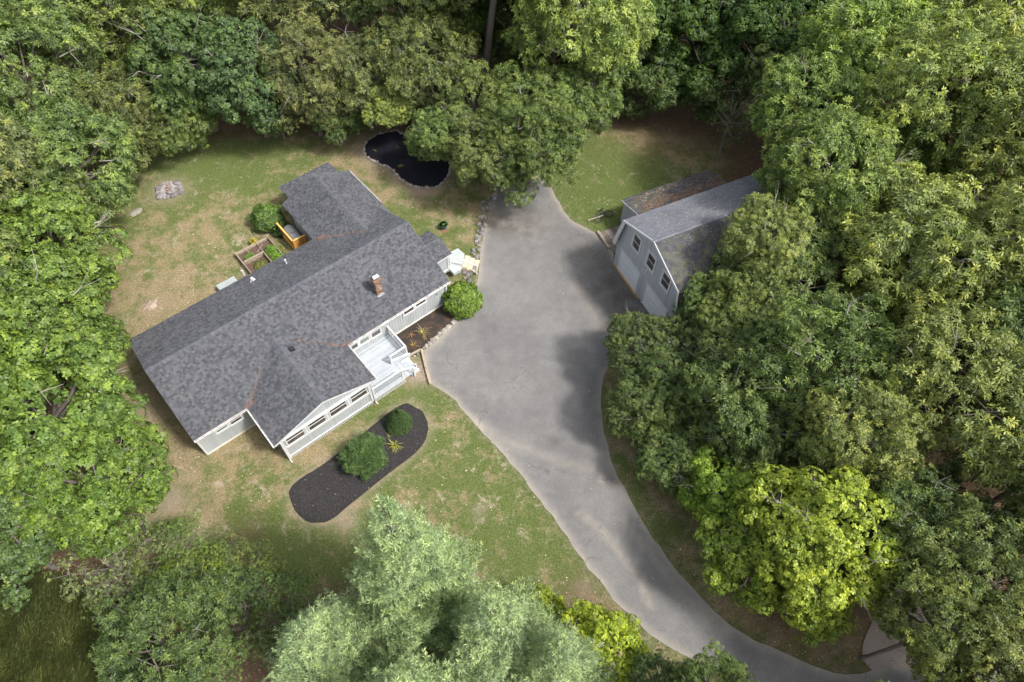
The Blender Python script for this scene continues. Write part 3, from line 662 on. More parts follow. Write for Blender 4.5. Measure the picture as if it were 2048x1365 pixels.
# ------------------------------------------------------------------ front deck
def railing(T, p, q, z0, z1, end_posts=(True, True), slope=0):
    p = Vector((*p, 0)); q = Vector((*q, 0)); d = (q-p); L = d.length; d.normalize(); Z = Vector((0,0,1)); sl = Z*slope
    mb = MB(True); mb.beam(p+Z*(z1-.03), q+Z*(z1-.03)+sl, .11, .045); mb.build('top_rail', WHITE, T)
    mb = MB(True); mb.beam(p+Z*(z0+.10), q+Z*(z0+.10)+sl, .05, .05); mb.build('bottom_rail', WHITE, T)
    for k, (pt, f) in enumerate(((p, 0), (q, 1))):
        if end_posts[k]:
            mb = MB(True); mb.box(pt.x-.05, pt.x+.05, pt.y-.05, pt.y+.05, z0-.02, z1+sl.z*f+.02); mb.build('post', WHITE, T)
    return p, d, L
def build_deck():
    T = empty('deck', (HX, HY, 0), HR, 'white painted front deck with railings and broad steps between the gable wing and the driveway', 'deck')
    DZ = .60
    mb = MB(True); s = .03
    while s < 2.1:
        mb.box(9.58, 13.15, s, s+.120, DZ-.03, DZ, random.random()); s += .138
    while s < 3.38:
        mb.box(9.58, 11.93, s, s+.120, DZ-.03, DZ, random.random()); s += .138
    build_each(mb, 'deck_board', DECK, T)
    mb = MB(True); mb.box(9.6, 13.1, 2.03, 2.09, .36, DZ-.032); mb.box(9.6, 11.9, 3.32, 3.37, .32, DZ-.032); mb.box(13.08, 13.13, .05, 2.1, .32, DZ-.032); mb.box(11.87, 11.92, 2.1, 3.3, .34, DZ-.032); build_each(mb, 'rim_joist', WHITE, T)
    # steps: boards across, running in s
    for i, (a0, a1, z) in enumerate(((11.93, 12.50, .40), (12.50, 13.10, .20))):
        a = a0
        while a < a1-.05:
            mb = MB(True); mb.box(a, a+.135, 2.12, 3.36, z-.03, z, random.random()); mb.build('tread_board', DECK, T); a += .145
        mb = MB(True); mb.box(a1-.03, a1, 2.14, 3.36, max(z-.18, .01), z-.032); mb.build('riser', WHITE, T)
    mb = MB(True); mb.box(11.93, 13.1, 3.30, 3.35, .30, .366); mb.box(12.5, 13.1, 3.30, 3.35, .06, .166); mb.box(11.93, 13.1, 2.13, 2.17, .02, .366); build_each(mb, 'stringer', WHITE, T)
    # railings
    railing(T, (13.08, .08), (13.08, 2.06), DZ, 1.50, (True, True))
    railing(T, (13.03, 2.06), (11.90, 2.06), DZ, 1.50, (False, True))
    railing(T, (9.72, 3.34), (11.88, 3.34), DZ, 1.50, (True, True))
    # slanted lattice balusters
    def lattice(p, q, z0, z1, pitch=.155):
        p = Vector((*p, 0)); q = Vector((*q, 0)); d = (q-p).normalized(); L = (q-p).length; n = Vector((d.y, -d.x, 0)); Z = Vector((0,0,1))
        mb = MB(True); h = z1-z0; x = -h*.55
        while x < L:
            for sgn, off in ((1, .013), (-1, -.013)):
                xa, xb = (x, x+h*.62) if sgn > 0 else (x+h*.62, x)
                za, zb = z0, z1
                def cl(xq, zq, xr, zr):
                    if xq < 0: zq += (zr-zq)*(0-xq)/(xr-xq); xq = 0
                    if xq > L: zq += (zr-zq)*(L-xq)/(xr-xq); xq = L
                    return xq, zq
                a_ = cl(xa, za, xb, zb); b_ = cl(xb, zb, xa, za)
                if abs(a_[0]-b_[0]) < .02: continue
                mb.beam(p+d*a_[0]+Z*a_[1]+n*off, p+d*b_[0]+Z*b_[1]+n*off, .032, .012, up=tuple(n))
            x += pitch
        mb.build('lattice', DECK, T, kind='stuff')
    lattice((13.08, .12), (13.08, 2.02), DZ+.11, 1.44); lattice((12.99, 2.06), (11.95, 2.06), DZ+.11, 1.44); lattice((9.78, 3.34), (11.84, 3.34), DZ+.11, 1.44)
    # step handrails
    mb = MB(True); mb.beam((11.93, 3.36, 1.40), (12.72, 3.40, 1.02), .09, .04); mb.beam((11.95, 2.12, 1.0), (13.25, 2.17, .62), .10, .04); build_each(mb, 'handrail', WHITE, T)
    mb = MB(True); mb.box(12.62, 12.72, 3.37, 3.47, 0, 1.03); mb.build('post', WHITE, T)
    mb = MB(True); mb.box(13.08, 13.17, 2.11, 2.2, 0, .62); mb.build('post', WHITE, T)
    mb = MB(True); mb.box(13.05, 13.12, 2.98, 3.06, 0, .55); mb.build('post', WHITE, T)
    mb = MB(True); x = 9.64
    while x < 11.9: mb.box(x, x+.055, 3.38, 3.42, -.02, .42); x += .098
    mb.build('skirt_slats', WHITE, T, kind='stuff')
    mb = MB(True); mb.box(9.6, 11.95, 3.42, 3.45, .42, .52); mb.build('skirt_rail', WHITE, T)
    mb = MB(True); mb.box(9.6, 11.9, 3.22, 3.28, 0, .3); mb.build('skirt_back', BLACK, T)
build_deck()

# ------------------------------------------------------------------ side landing, paver steps, handrail
def build_landing():
    T = empty('side_landing', (HX, HY, 0), HR, 'small angled white plank landing outside the side entry', 'landing')
    poly = [(19.5, -3.12), (21.15, -3.0), (21.2, -2.28), (20.1, -1.28), (19.5, -1.35)]
    # planks run roughly across the landing
    ang = rad(-42); u = np.array([math.cos(ang), -math.sin(ang)]); w = np.array([math.sin(ang), math.cos(ang)])
    P = np.array(poly)
    def clip(poly, nrm, c, keep):
        out = []
        for i in range(len(poly)):
            a, b_ = poly[i], poly[(i+1) % len(poly)]; da = a@nrm-c; db = b_@nrm-c
            if (da <= 0) == keep: out.append(a)
            if (da <= 0) != (db <= 0): out.append(a+(b_-a)*(da/(da-db)))
        return out
    lo = (P@w).min(); hi = (P@w).max(); x = lo
    while x < hi:
        pl = clip([p for p in P], w, x+.17, True); pl = clip(pl, w, x+.006, False) if len(pl) > 2 else []
        if len(pl) > 2:
            mb = MB(True); mb.prism([(p[0], p[1], .55) for p in pl], (0, 0, .035), random.random()); mb.build('plank', LAND, T)
        x += .176
    mb = MB(True); mb.prism([(p[0]*.985+.3, p[1]*.985-.03, .3) for p in poly], (0, 0, .245)); mb.build('frame', LAND, T)
    mb = MB(True)
    for p in ((21.05, -2.9), (21.05, -2.35), (20.1, -1.42)): mb.box(p[0]-.05, p[0]+.05, p[1]-.05, p[1]+.05, 0, .3)
    mb.build('post', WOODO, T)
    T2 = empty('handrail', (HX, HY, 0), HR, 'white handrail slanting down over the tan paver steps', 'handrail')
    mb = MB(True); mb.beam((20.18, -1.72, 1.38), (21.02, -.52, .95), .09, .05); mb.beam((19.72, -2.1, 1.38), (20.18, -1.72, 1.38), .05, .04); mb.build('rail', WHITE, T2)
    mb = MB(True); mb.box(20.92, 21.01, -.68, -.58, 0, .97); mb.build('post', WHITE, T2)
    mb = MB(True); mb.box(19.70, 19.78, -2.12, -2.04, .55, 1.38); mb.build('post', WHITE, T2)
    S = empty('paver_steps', (HX, HY, 0), HR, 'short flight of tan concrete paver steps beside the side landing', 'steps')
    o = Vector((20.33, -1.50, 0)); d1 = Vector((.72, -.66, 0)); d2 = Vector((.5, .72, 0)).normalized()
    d1 = (Vector((21.15, -2.18, 0))-o).normalized(); d2 = Vector((-d1.y, d1.x, 0))
    for i in range(3):
        for j in range(3):
            z = .40-.16*i if True else 0
            a = o+d1*(.40*j+.01)+d2*(.36*i); b_ = a+d1*.385; c = b_+d2*.345; e = a+d2*.345
            jig = random.uniform(-.01, .01)
            mb = MB(True); mb.hull8([(v.x, v.y, 0.0) for v in (a, b_, c, e)], [(v.x, v.y, z+jig) for v in (a, b_, c, e)], random.random()); mb.build('paver', PAVER, S)
build_landing()

# ------------------------------------------------------------------ the garage
def build_garage():
    T = empty('garage', (GX, GY, 0), GR, 'grey gambrel-roofed garage with three gable windows and white overhead doors', 'garage')
    W = 7.5; Dp = 10.3
    prof = [(0, 0), (0, 2.55), (.52, 5.02), (3.75, 6.30), (6.98, 5.02), (7.5, 2.55), (7.5, 0)]
    mb = MB(True); mb.prism([(.02, s, z) for s, z in prof], (Dp-.04, 0, 0)); mb.build('wall', GSIDING, T)
    def ztop(x):
        s = x
        if s < .52: return 2.55+(s/.52)*2.47-.02
        if s < 3.75: return 5.02+(s-.52)/3.23*1.28-.02
        if s < 6.98: return 6.30-(s-3.75)/3.23*1.28-.02
        return 5.02-(s-6.98)/.52*2.47-.02
    # front siding boards (outward is -a)
    mb = MB(True); x = 0
    holes = [(.50, 3.06, 0, 2.25), (3.85, 6.5, 0, 2.25)]
    while x < W-.01:
        e = min(x+.145, W-.005); z0 = .12
        for h in holes:
            if x+.07 > h[0] and x+.07 < h[1]: z0 = h[3]
        mb.hull8([(-.022, x, z0), (0.02, x, z0), (.02, e, z0), (-.022, e, z0)], [(-.022, x, ztop(x)), (.02, x, ztop(x)), (.02, e, ztop(e)), (-.022, e, ztop(e))], random.random()); x += .152
    mb.build('siding', GSIDING, T, kind='stuff')
    siding(T, (0.02, 0), (2.6, 0), .1, lambda x: 2.5, GSIDING, .15)
    # windows in the gable
    for s0, s1, z0, z1 in ((1.56, 2.31, 3.70, 4.88), (3.34, 4.10, 3.62, 4.74), (5.10, 5.86, 3.48, 4.62)):
        z0 = 3.62; z1 = 4.78
        window(T, (-.024, 0, 0), (0,1,0), (-1,0,0), s0, s1, z0, z1, .14, 'h')
    # overhead doors, panel by panel
    for s0, s1, lab in ((.60, 2.98, None), (3.95, 6.40, None)):
        mb = MB(True)
        for i in range(1):
            mb.box(-.06, -.0, s0-.10, s0, 0.02, 2.25); mb.box(-.06, 0, s1, s1+.10, .02, 2.25); mb.box(-.06, 0, s0, s1, 2.14, 2.25)
        d = mb.build('overhead_door', WHITE, T)
        for k in range(4):
            mb = MB(True); mb.box(-.02, .02, s0, s1, .04+k*.525, .04+k*.525+.512)
            for j in range(4):
                w = (s1-s0)/4; mb.box(-.032, -.02, s0+w*j+.08, s0+w*(j+1)-.08, .04+k*.525+.09, .04+k*.525+.42)
            mb.build('door_panel', DOORP, d)
    mb = MB(True); mb.box(-.12, -.0, .05, 3.5, 0, .10); mb.build('sill', WOODS, T)
    # floodlight with two heads
    mb = MB(True); mb.box(-.07, -.024, 3.42, 3.56, 3.02, 3.16); L = mb.build('floodlight', WHITE, T)
    for ds, dz in ((-.10, .08), (.12, -.02)):
        mb = MB(True); mb.tube([(-.08, 3.49+ds*.4, 3.1), (-.2, 3.49+ds, 3.1+dz), (-.30, 3.49+ds*1.3, 3.08+dz)], [.03, .06, .075], 10); mb.build('lamp_head', WHITE, L)
    # roof slabs and shingles
    ov = .22; front = -.32
    segs = [((-.14, 2.42), (.50, 5.06)), ((.46, 5.08), (3.75, 6.38)), ((7.04, 5.08), (3.75, 6.38)), ((7.64, 2.42), (7.0, 5.06))]
    rb = MB(True); sh = MB(True); shd = MB(True)
    for i, ((s0, z0), (s1, z1)) in enumerate(segs):
        V = (0, s1-s0, z1-z0); h = math.hypot(s1-s0, z1-z0)
        slab(rb, (front, s0, z0), (1,0,0), V, Dp+.6, h, .08)
        dst = sh if i < 2 else shd
        shingles(dst, (front-.01, s0, z0), (1,0,0), V, Dp+.62, h, expo=.14, wmin=.25, wmax=.34, lift=.003, thick=.008, tone=(.2, .8))
    rb.build('roof', CAPM, T)
    sh.build('shingles', GSHING, T, kind='stuff'); shd.build('shingles', GSHINGD, T, kind='stuff', label='dark mossy shingles on the right-hand slopes')
    ridge_cap(T, (front, 3.75, 6.39), (Dp+.28, 3.75, 6.39), (0,1,-.39), (0,-1,-.39), .13, mat_=GSHING)
    # rake boards
    mb = MB(True)
    for (s0, z0), (s1, z1) in segs: mb.beam((front-.02, s0, z0-.07), (front-.02, s1, z1-.07), .04, .16, up=(1,0,0) if False else (0,0,1))
    mb.hull8([(front-.045, -.20, 2.30), (front+.02, -.20, 2.30), (front+.02, .12, 2.30), (front-.045, .12, 2.30)], [(front-.045, .44, 5.0), (front+.02, .44, 5.0), (front+.02, .72, 5.0), (front-.045, .72, 5.0)])
    for (s0, z0), (s1, z1) in segs:   # soffit returns
        mb.hull8([(front, s0, z0-.13), (-.02, s0, z0-.13), (-.02, s1, z1-.13), (front, s1, z1-.13)], [(front, s0, z0-.10), (-.02, s0, z0-.10), (-.02, s1, z1-.10), (front, s1, z1-.10)])
    build_each(mb, 'rake_board', WHITE, T)
    # lean-to at the side
    mb = MB(True); a0, a1 = 2.6, 10.0
    mb.prism([(a0, -3.45, 0), (a0, -3.45, 2.12), (a0, -1.55, 2.58), (a0, 0, 2.72), (a0, 0, 0)], (a1-a0, 0, 0)); mb.build('lean_to_wall', GSIDING, T)
    sm = MB(True); x = -3.45
    while x < -.02:
        e = min(x+.145, -.0); f = lambda s: (2.12+(s+3.45)/1.9*.46 if s < -1.55 else 2.58+(s+1.55)/1.55*.14)-.03
        sm.hull8([(a0-.022, x, .1), (a0+.02, x, .1), (a0+.02, e, .1), (a0-.022, e, .1)], [(a0-.022, x, f(x)), (a0+.02, x, f(x)), (a0+.02, e, f(e)), (a0-.022, e, f(e))], random.random()); x += .152
    sm.build('lean_to_siding', GSIDING, T, kind='stuff')
    rb = MB(True); slab(rb, (a0-.15, -3.62, 2.08), (1,0,0), (0, 2.07, .52), a1-a0+.3, 2.13, .08); slab(rb, (a0-.15, -1.57, 2.60), (1,0,0), (0, 1.56, .14), a1-a0+.3, 1.57, .08); rb.build('lean_to_roof', CAPM, T)
    sh = MB(True); shingles(sh, (a0-.16, -3.63, 2.08), (1,0,0), (0, 2.07, .52), a1-a0+.32, 2.13, lift=.003, wmin=.25, wmax=.34); shingles(sh, (a0-.16, -1.57, 2.60), (1,0,0), (0, 1.56, .14), a1-a0+.32, 1.56, lift=.003, wmin=.25, wmax=.34)
    sh.build('lean_to_shingles', GSHINGD, T, kind='stuff')
    mb = MB(True); mb.beam((a0-.17, -3.62, 2.02), (a0-.17, -1.56, 2.53), .04, .14); mb.beam((a0-.17, -1.56, 2.53), (a0-.17, -.02, 2.67), .04, .14); build_each(mb, 'lean_to_fascia', WHITE, T)
DOORP = simple('door_panel', (.70, .72, .74), .45, .04, 2); WOODS = simple('sill_wood', (.45, .24, .08), .7, .3, 4)
build_garage()

# dead leaves and moss lying on the lean-to and garage roof
def roof_litter():
    V = []; T = []
    def put(a, s, z, sz):
        th = random.uniform(0, 6.28); p = gw(a, s, z); d = Vector((math.cos(th), math.sin(th), random.uniform(-.3, .3)))*sz; e = Vector((-math.sin(th), math.cos(th), random.uniform(-.3, .3)))*sz*.55
        V.extend([tuple(p-d), tuple(p-e), tuple(p+d), tuple(p+e)]); T.append(random.random())
    for i in range(5200):
        a = random.uniform(2.7, 10.1); s = -1.2-abs(random.gauss(0, .75)) if random.random() < .75 else random.uniform(-3.5, -.2)
        if s < -3.5: continue
        if noise.noise(Vector((a*.9, s*1.3, 2))) < -.15+.1*(a < 3.4): continue
        if a < 3.3 and random.random() < .8: continue
        z = (2.08+(s+3.62)/2.07*.52 if s < -1.55 else 2.60+(s+1.57)/1.56*.14)+.03; put(a, s, z, random.uniform(.03, .06))
    me = np_mesh('fallen_leaves', np.array(V), 4, simple('russet_leaf', (.19, .12, .08), .85, .4, 3, tonevar=.7), np.array(T))
    tag(link('fallen_leaves', me), 'russet fallen leaves piled on the low lean-to roof of the garage', 'fallen leaves', kind='stuff')
    V.clear(); T.clear()
    for i in range(3400):
        a = random.uniform(0, 10); s = random.uniform(.6, 7.4)
        if random.random() > .08+.07*a: continue
        z = (5.08+(s-.46)/3.29*1.30) if s < 3.75 else (6.38-(s-3.75)/3.29*1.3 if s < 7 else 5.06-(s-7)/.64*2.64); put(a, s, z+.035, random.uniform(.02, .045))
    for i in range(230):
        a = 2.7+abs(random.gauss(2.2, 1.3)); s = random.uniform(-3.4, -2.0)
        if noise.noise(Vector((a*1.4, s*1.4, 9))) < .1 or a > 8: continue
        put(a, s, 2.08+(s+3.62)/2.07*.52+.03, .05)
    me = np_mesh('fallen_leaves', np.array(V), 4, simple('pale_leaf', (.42, .38, .20), .85, .3, 3, tonevar=.5), np.array(T))
    tag(link('fallen_leaves', me), 'pale catkins and leaves strewn over the upper garage roof slopes', 'fallen leaves', kind='stuff')
roof_litter()

# ------------------------------------------------------------------ stones
def rock_mesh(name, seed, m, flat=.65, sub=2):
    bm = bmesh.new(); bmesh.ops.create_icosphere(bm, subdivisions=sub, radius=1)
    for v in bm.verts:
        k = 1+.28*noise.noise(v.co*1.1+Vector((seed*3.1, 0, 0)))+.12*noise.noise(v.co*2.6+Vector((0, seed, 0)))
        v.co = Vector((v.co.x*k, v.co.y*k*.85, v.co.z*k*flat))
        v.co.z = max(v.co.z, -.35)
    me = bpy.data.meshes.new(name); bm.to_mesh(me); bm.free(); me.materials.append(m)
    a = me.attributes.new('tone', 'FLOAT', 'FACE'); a.data.foreach_set('value', np.full(len(me.polygons), (seed*.37) % 1, dtype=np.float32)); me.update(); return me
ROCKS = [rock_mesh('stone', i, STONE, .6, 2) for i in range(6)]
GROCKS = [rock_mesh('stone', 10+i, GREYST, .6, 2) for i in range(5)]
def along(path, n):
    P = np.array(path); d = np.r_[0, np.cumsum(np.linalg.norm(np.diff(P, axis=0), axis=1))]; t = np.linspace(0, d[-1], n)
    return np.c_[np.interp(t, d, P[:,0]), np.interp(t, d, P[:,1])]
def stone_row(T, pts, size, jit, protos, z=.02, squash=1.):
    ox, oy = T.location.x, T.location.y
    for x, y in pts:
        r = size*random.uniform(.7, 1.35)
        link('stone', random.choice(protos), T, (x-ox+random.gauss(0, jit), y-oy+random.gauss(0, jit), z+r*.12), (random.uniform(-.15, .15), random.uniform(-.15, .15), random.uniform(0, 6.28)), (r*random.uniform(.9, 1.25), r, r*random.uniform(.8, 1.1)*squash))
T = empty('stone_edging', (-8.5, 42, 0), 0, 'ring of small round fieldstones edging the black pond-shaped bed', 'stone edging')
stone_row(T, along(POND+[POND[0]], 88), .13, .025, ROCKS)
T = empty('stone_wall', (-2.6, 33, 0), 0, 'low tumbled dry stone wall between the side lawn and the driveway', 'stone wall')
stone_row(T, along([(-3.0,29.9),(-3.25,30.6),(-2.95,31.6),(-2.7,33.0),(-2.55,34.6),(-2.35,36.2),(-2.15,37.8),(-1.6,39.2)], 34), .17, .10, ROCKS[:2]+GROCKS)
stone_row(T, along([(-3.45,29.6),(-3.5,30.6),(-3.35,31.6),(-2.95,33.2),(-2.85,34.8),(-2.6,36.6),(-2.3,38.4)], 24), .14, .12, ROCKS[:1]+GROCKS)
stone_row(T, [(-3.1,31.75),(-3.75,31.85),(-2.9,31.4),(-3.2,30.9),(-2.75,35.7),(-2.55,35.3),(-2.8,36.4),(-2.5,37.6),(-3.9,29.7),(-3.6,29.3),(-3.1,29.45)], .22, .05, ROCKS+GROCKS[:2])
T = empty('stone_edging', (-5, 26, 0), 0, 'row of rough fieldstones between the front mulch bed and the driveway', 'stone edging')
stone_row(T, along([(-5.45,24.85),(-4.95,25.4),(-4.5,25.9),(-4.1,26.45),(-3.85,27.0)], 15), .19, .035, ROCKS)
stone_row(T, along([(-6.35,23.75),(-5.95,24.25),(-5.45,24.85)], 6), .12, .03, ROCKS)
for x, y, sc, lab in ((-7.35, 43.4, .52, 'pale angular boulder set in the black mulch bed below the trees'), (-5.7, 43.9, .36, 'rounded boulder at the back rim of the pond-shaped bed')):
    o = link('boulder', rock_mesh('boulder', 31+int(x), STONE, .55, 3), None, (x, y, .06), (0, 0, .6), (sc*1.4, sc*.8, sc)); tag(o, lab, 'boulder')
for x, y, sc in ((-28.6,35.8,.35),): tag(link('boulder', rock_mesh('boulder', 47, STONE, .5, 3), None, (x, y, .03), (0,0,1), (sc*1.5, sc, sc*.7)), 'flat pale boulder at the edge of the lawn beside the left trees', 'boulder')
# fire pit
T = empty('fire_pit', (-26.9, 38.25, 0), 0, 'round fire pit of grey stones filled with pale ash and charred wood', 'fire pit')
for k in range(19):
    t = 2*math.pi*k/19; r = .85+random.uniform(-.08, .1); s_ = random.uniform(.15, .27)
    link('stone', random.choice(GROCKS), T, (r*math.cos(t)*1.05, r*math.sin(t)*.95, .05), (random.uniform(-.3, .3), 0, random.uniform(0, 6)), (s_*1.2, s_, s_*.9))
me = bpy.data.meshes.new('ash_bed'); bm = bmesh.new(); bmesh.ops.create_grid(bm, x_segments=16, y_segments=16, size=.8)
for v in bm.verts: v.co.z = .06+.10*noise.noise(v.co*3)-.05*v.co.length
for v in [v for v in bm.verts if v.co.xy.length > .85]: bm.verts.remove(v)
bm.to_mesh(me); bm.free(); me.materials.append(ASH); link('ash_bed', me, T)
for k in range(16):
    a = random.uniform(0, 6.28); r = random.uniform(0, .5); th = random.uniform(0, 3.14); L = random.uniform(.15, .38); mb = MB()
    c = Vector((r*math.cos(a), r*math.sin(a), .13)); d = Vector((math.cos(th), math.sin(th), random.uniform(-.1, .25)))*L
    mb.tube([c-d*.5, c+d*.5], [.05, .04], 6); mb.build('log', ORANGEWD if k in (2, 7, 9) else (CHAR if k % 2 else ASH), T)
# stump
T = empty('tree_stump', (-24.75, 27.2, 0), .4, 'weathered grey tree stump with splayed roots on the dry lawn behind the house', 'tree stump')
mb = MB(); mb.tube([(0,0,-.02), (.02,.0,.1), (.0,.02,.2)], [.40, .27, .22], 11); mb.build('stump_base', WOODO, T)
for k in range(9):
    a = 2*math.pi*k/9+random.uniform(-.3, .3); L = random.uniform(.4, .8); mb = MB()
    mb.tube([(.15*math.cos(a), .15*math.sin(a), .13), (L*.6*math.cos(a+.2), L*.6*math.sin(a+.2), .08), (L*math.cos(a+.35), L*math.sin(a+.35), .0)], [.09, .06, .02], 6); mb.build('root', WOODO, T)

# ------------------------------------------------------------------ things behind the house
T = empty('privacy_fence', (HX, HY, 0), HR, 'two-sided orange stained board screen around the propane tank', 'fence')
def boards(T, p, q, z1, matl):
    p = Vector((*p, 0)); q = Vector((*q, 0)); d = (q-p).normalized(); n = Vector((d.y, -d.x, 0)); L = (q-p).length; x = 0
    while x < L-.03:
        e = min(x+.135, L); mb = MB(True); a = p+d*x; b_ = p+d*e
        mb.hull8([a, b_, b_+n*.02, a+n*.02], [v+Vector((0,0,z1)) for v in (a, b_, b_+n*.02, a+n*.02)], random.random()); mb.build('board', matl, T); x += .148
    mb = MB(True); mb.beam(p+Vector((0,0,z1+.01)), q+Vector((0,0,z1+.01)), .11, .035); mb.beam(p-n*.03+Vector((0,0,.4)), q-n*.03+Vector((0,0,.4)), .04, .09); mb.build('rail', NEWCAP, T)
NEWCAP = simple('new_wood_cap', (.75, .45, .13), .6, .1, 5)
boards(T, (12.14, -12.65), (12.14, -10.42), 1.3, WOODN); boards(T, (12.14, -10.42), (13.12, -10.38), 1.3, WOODN)
for p in ((12.17, -12.62), (12.17, -10.45), (13.08, -10.42)): mb = MB(True); mb.box(p[0]-.045, p[0]+.045, p[1]-.045, p[1]+.045, 0, 1.29); mb.build('post', WOODN, T)
T = empty('propane_tank', (HX, HY, 0), HR, 'grey propane tank with rounded ends behind the orange board screen', 'tank')
mb = MB(True); pts = []; rs = []
for k in range(9):
    t = k/8*math.pi/2; pts.append((12.68, -12.30-.32*math.cos(t)+.0+.32*0, .58)); rs.append(.38*math.sin(t)+.005)
pts = [(12.68, -12.30-.22*math.cos(k/8*math.pi/2), .58) for k in range(9)]; rs = [.38*math.sin(k/8*math.pi/2)+.004 for k in range(9)]
pts += [(12.68, -10.85+.22*math.sin(k/8*math.pi/2), .58) for k in range(9)]; rs += [.38*math.cos(k/8*math.pi/2)+.004 for k in range(9)]
mb.tube(pts, rs, 20); mb.build('shell', TANK, T, smooth=True)
mb = MB(True); mb.tube([(12.68, -11.55, .93), (12.68, -11.55, 1.05)], [.13, .13], 12); mb.build('dome_lid', TANK, T)
for s in (-12.1, -11.0): mb = MB(True); mb.box(12.42, 12.94, s-.06, s+.06, 0, .24); mb.build('leg', FOUND, T)
mb = MB(True); mb.box(12.44, 12.56, -11.35, -11.25, .90, .925); mb.build('sticker', WHITE, T)
# raised bed with two boxes
T = empty('raised_garden_bed', (HX, HY, 0), HR, 'L-shaped raised garden bed of weathered planks behind the house', 'garden bed')
def plank(p, q, z0, z1, t=.045):
    p = Vector((*p, 0)); q = Vector((*q, 0)); d = (q-p).normalized(); n = Vector((d.y, -d.x, 0))*t/2; k = max(1, round((z1-z0)/.17)); h = (z1-z0)/k
    for i in range(k):
        mb = MB(True); a, b_ = z0+h*i+.003, z0+h*(i+1)-.003
        mb.hull8([p-n+Vector((0,0,a)), q-n+Vector((0,0,a)), q+n+Vector((0,0,a)), p+n+Vector((0,0,a))], [p-n+Vector((0,0,b_)), q-n+Vector((0,0,b_)), q+n+Vector((0,0,b_)), p+n+Vector((0,0,b_))], random.random()); mb.build('plank', WOODO, T)
a0, a1, s0, s1, sm = 8.62, 11.16, -12.72, -10.0, -11.55
plank((a0, s0), (a1, s0), 0, .5); plank((a0, s0), (a0, s1), 0, .5); plank((a1, s0), (a1, s1), 0, .5); plank((a0, s1), (a1, s1), 0, .5)
plank((a0+.1, sm), (10.2, sm), 0, .62); plank((10.2, sm), (10.2, s1), 0, .62); plank((10.25, s0+.05), (10.25, sm), .1, .4, .03)
for p in ((a0, s0), (a1, s0), (a0, sm), (9.4, sm), (10.2, sm)): mb = MB(True); mb.box(p[0]-.05, p[0]+.05, p[1]-.05, p[1]+.05, 0, .60); mb.build('post', WOODO, T)
mb = MB(True); mb.box(a0+.03, a1-.03, s0+.03, s1-.03, .02, .24); mb.build('soil', SOIL, T)
for p, q in (((9.25, -12.9, 1.5), (9.45, -12.1, .2)), ((10.2, -13.1, 1.45), (10.25, -12.5, .2)), ((10.55, -12.3, .5), (9.9, -12.1, .22))):
    mb = MB(True); mb.tube([p, q], [.022, .022], 6); o = mb.build('garden_stake', WOODO); o.location = (HX, HY, 0); o.rotation_euler = (0, 0, HR)
    tag(o, {1.5: 'tall wooden stake at the left side of the raised garden bed', 1.45: 'wooden stake standing at the back of the raised garden bed', .5: 'fallen stake lying inside the raised garden bed'}[p[2]], 'stake')
T = empty('bulkhead_hatch', (HX, HY, 0), HR, 'pale panelled hatch box against the rear wall, beside the raised bed', 'hatch')
mb = MB(True); mb.hull8([(6.2, -11.0, 0), (7.55, -11.0, 0), (7.55, -8.2, 0), (6.2, -8.2, 0)], [(6.2, -11.0, .42), (7.55, -11.0, .42), (7.55, -8.2, 1.2), (6.2, -8.2, 1.2)]); mb.build('hatch_body', LAND, T)
for k in range(2): mb = MB(True); mb.hull8([(6.24+.66*k, -10.98, .425), (6.86+.66*k, -10.98, .425), (6.86+.66*k, -8.25, 1.19), (6.24+.66*k, -8.25, 1.19)], [(6.24+.66*k, -10.98, .46), (6.86+.66*k, -10.98, .46), (6.86+.66*k, -8.25, 1.23), (6.24+.66*k, -8.25, 1.23)]); mb.build('hatch_door', LAND, T)
# timbers by the steps, and the dirt patch between is part of the ground
mb = MB(); mb.beam((-5.92, 24.25, .10), (-5.50, 22.85, .10), .17, .2, up=(0,0,1)); mb.build('timber', WOODO); bpy.data.objects['timber'].location = (0,0,0)
tag(bpy.data.objects['timber'], 'weathered edging timber by the driveway next to the front mulch bed', 'timber')
mb = MB(); mb.beam((-5.50, 22.83, .09), (-5.10, 21.65, .09), .17, .18); o = mb.build('timber', WOODO); tag(o, 'weathered edging timber by the driveway at the corner of the front lawn', 'timber')
mb = MB(); mb.beam((-6.9, 23.62, .07), (-6.0, 24.28, .07), .12, .14); o = mb.build('timber', WOODO); tag(o, 'thin edging board along the lower end of the front mulch bed', 'timber')
# plant pot
T = empty('flower_pot', (-5.35, 35.15, 0), 0, 'round green plastic flower pot on the lawn between the house and the driveway', 'flower pot')
mb = MB(); mb.tube([(0,0,0), (0,0,.30), (0,0,.42), (0,0,.44), (0,0,.44), (0,0,.36)], [.17, .25, .30, .32, .27, .25], 20, cap=False); mb.tube([(0,0,.0),(0,0,.01)],[.17,.17],20); mb.build('pot_body', GREENPOT, T, smooth=True)
mb = MB(); mb.tube([(0,0,.33), (0,0,.36)], [.25, .25], 16); mb.build('soil', SOIL, T)
POT = T
mb = MB(); mb.tube([(-5.3, 34.95, .0), (-5.3, 34.95, .03)], [.27, .27], 14); o = mb.build('pot_saucer', simple('clay', (.20, .11, .07), .9, .3)); tag(o, 'flat brown saucer slab under the green flower pot', 'saucer')
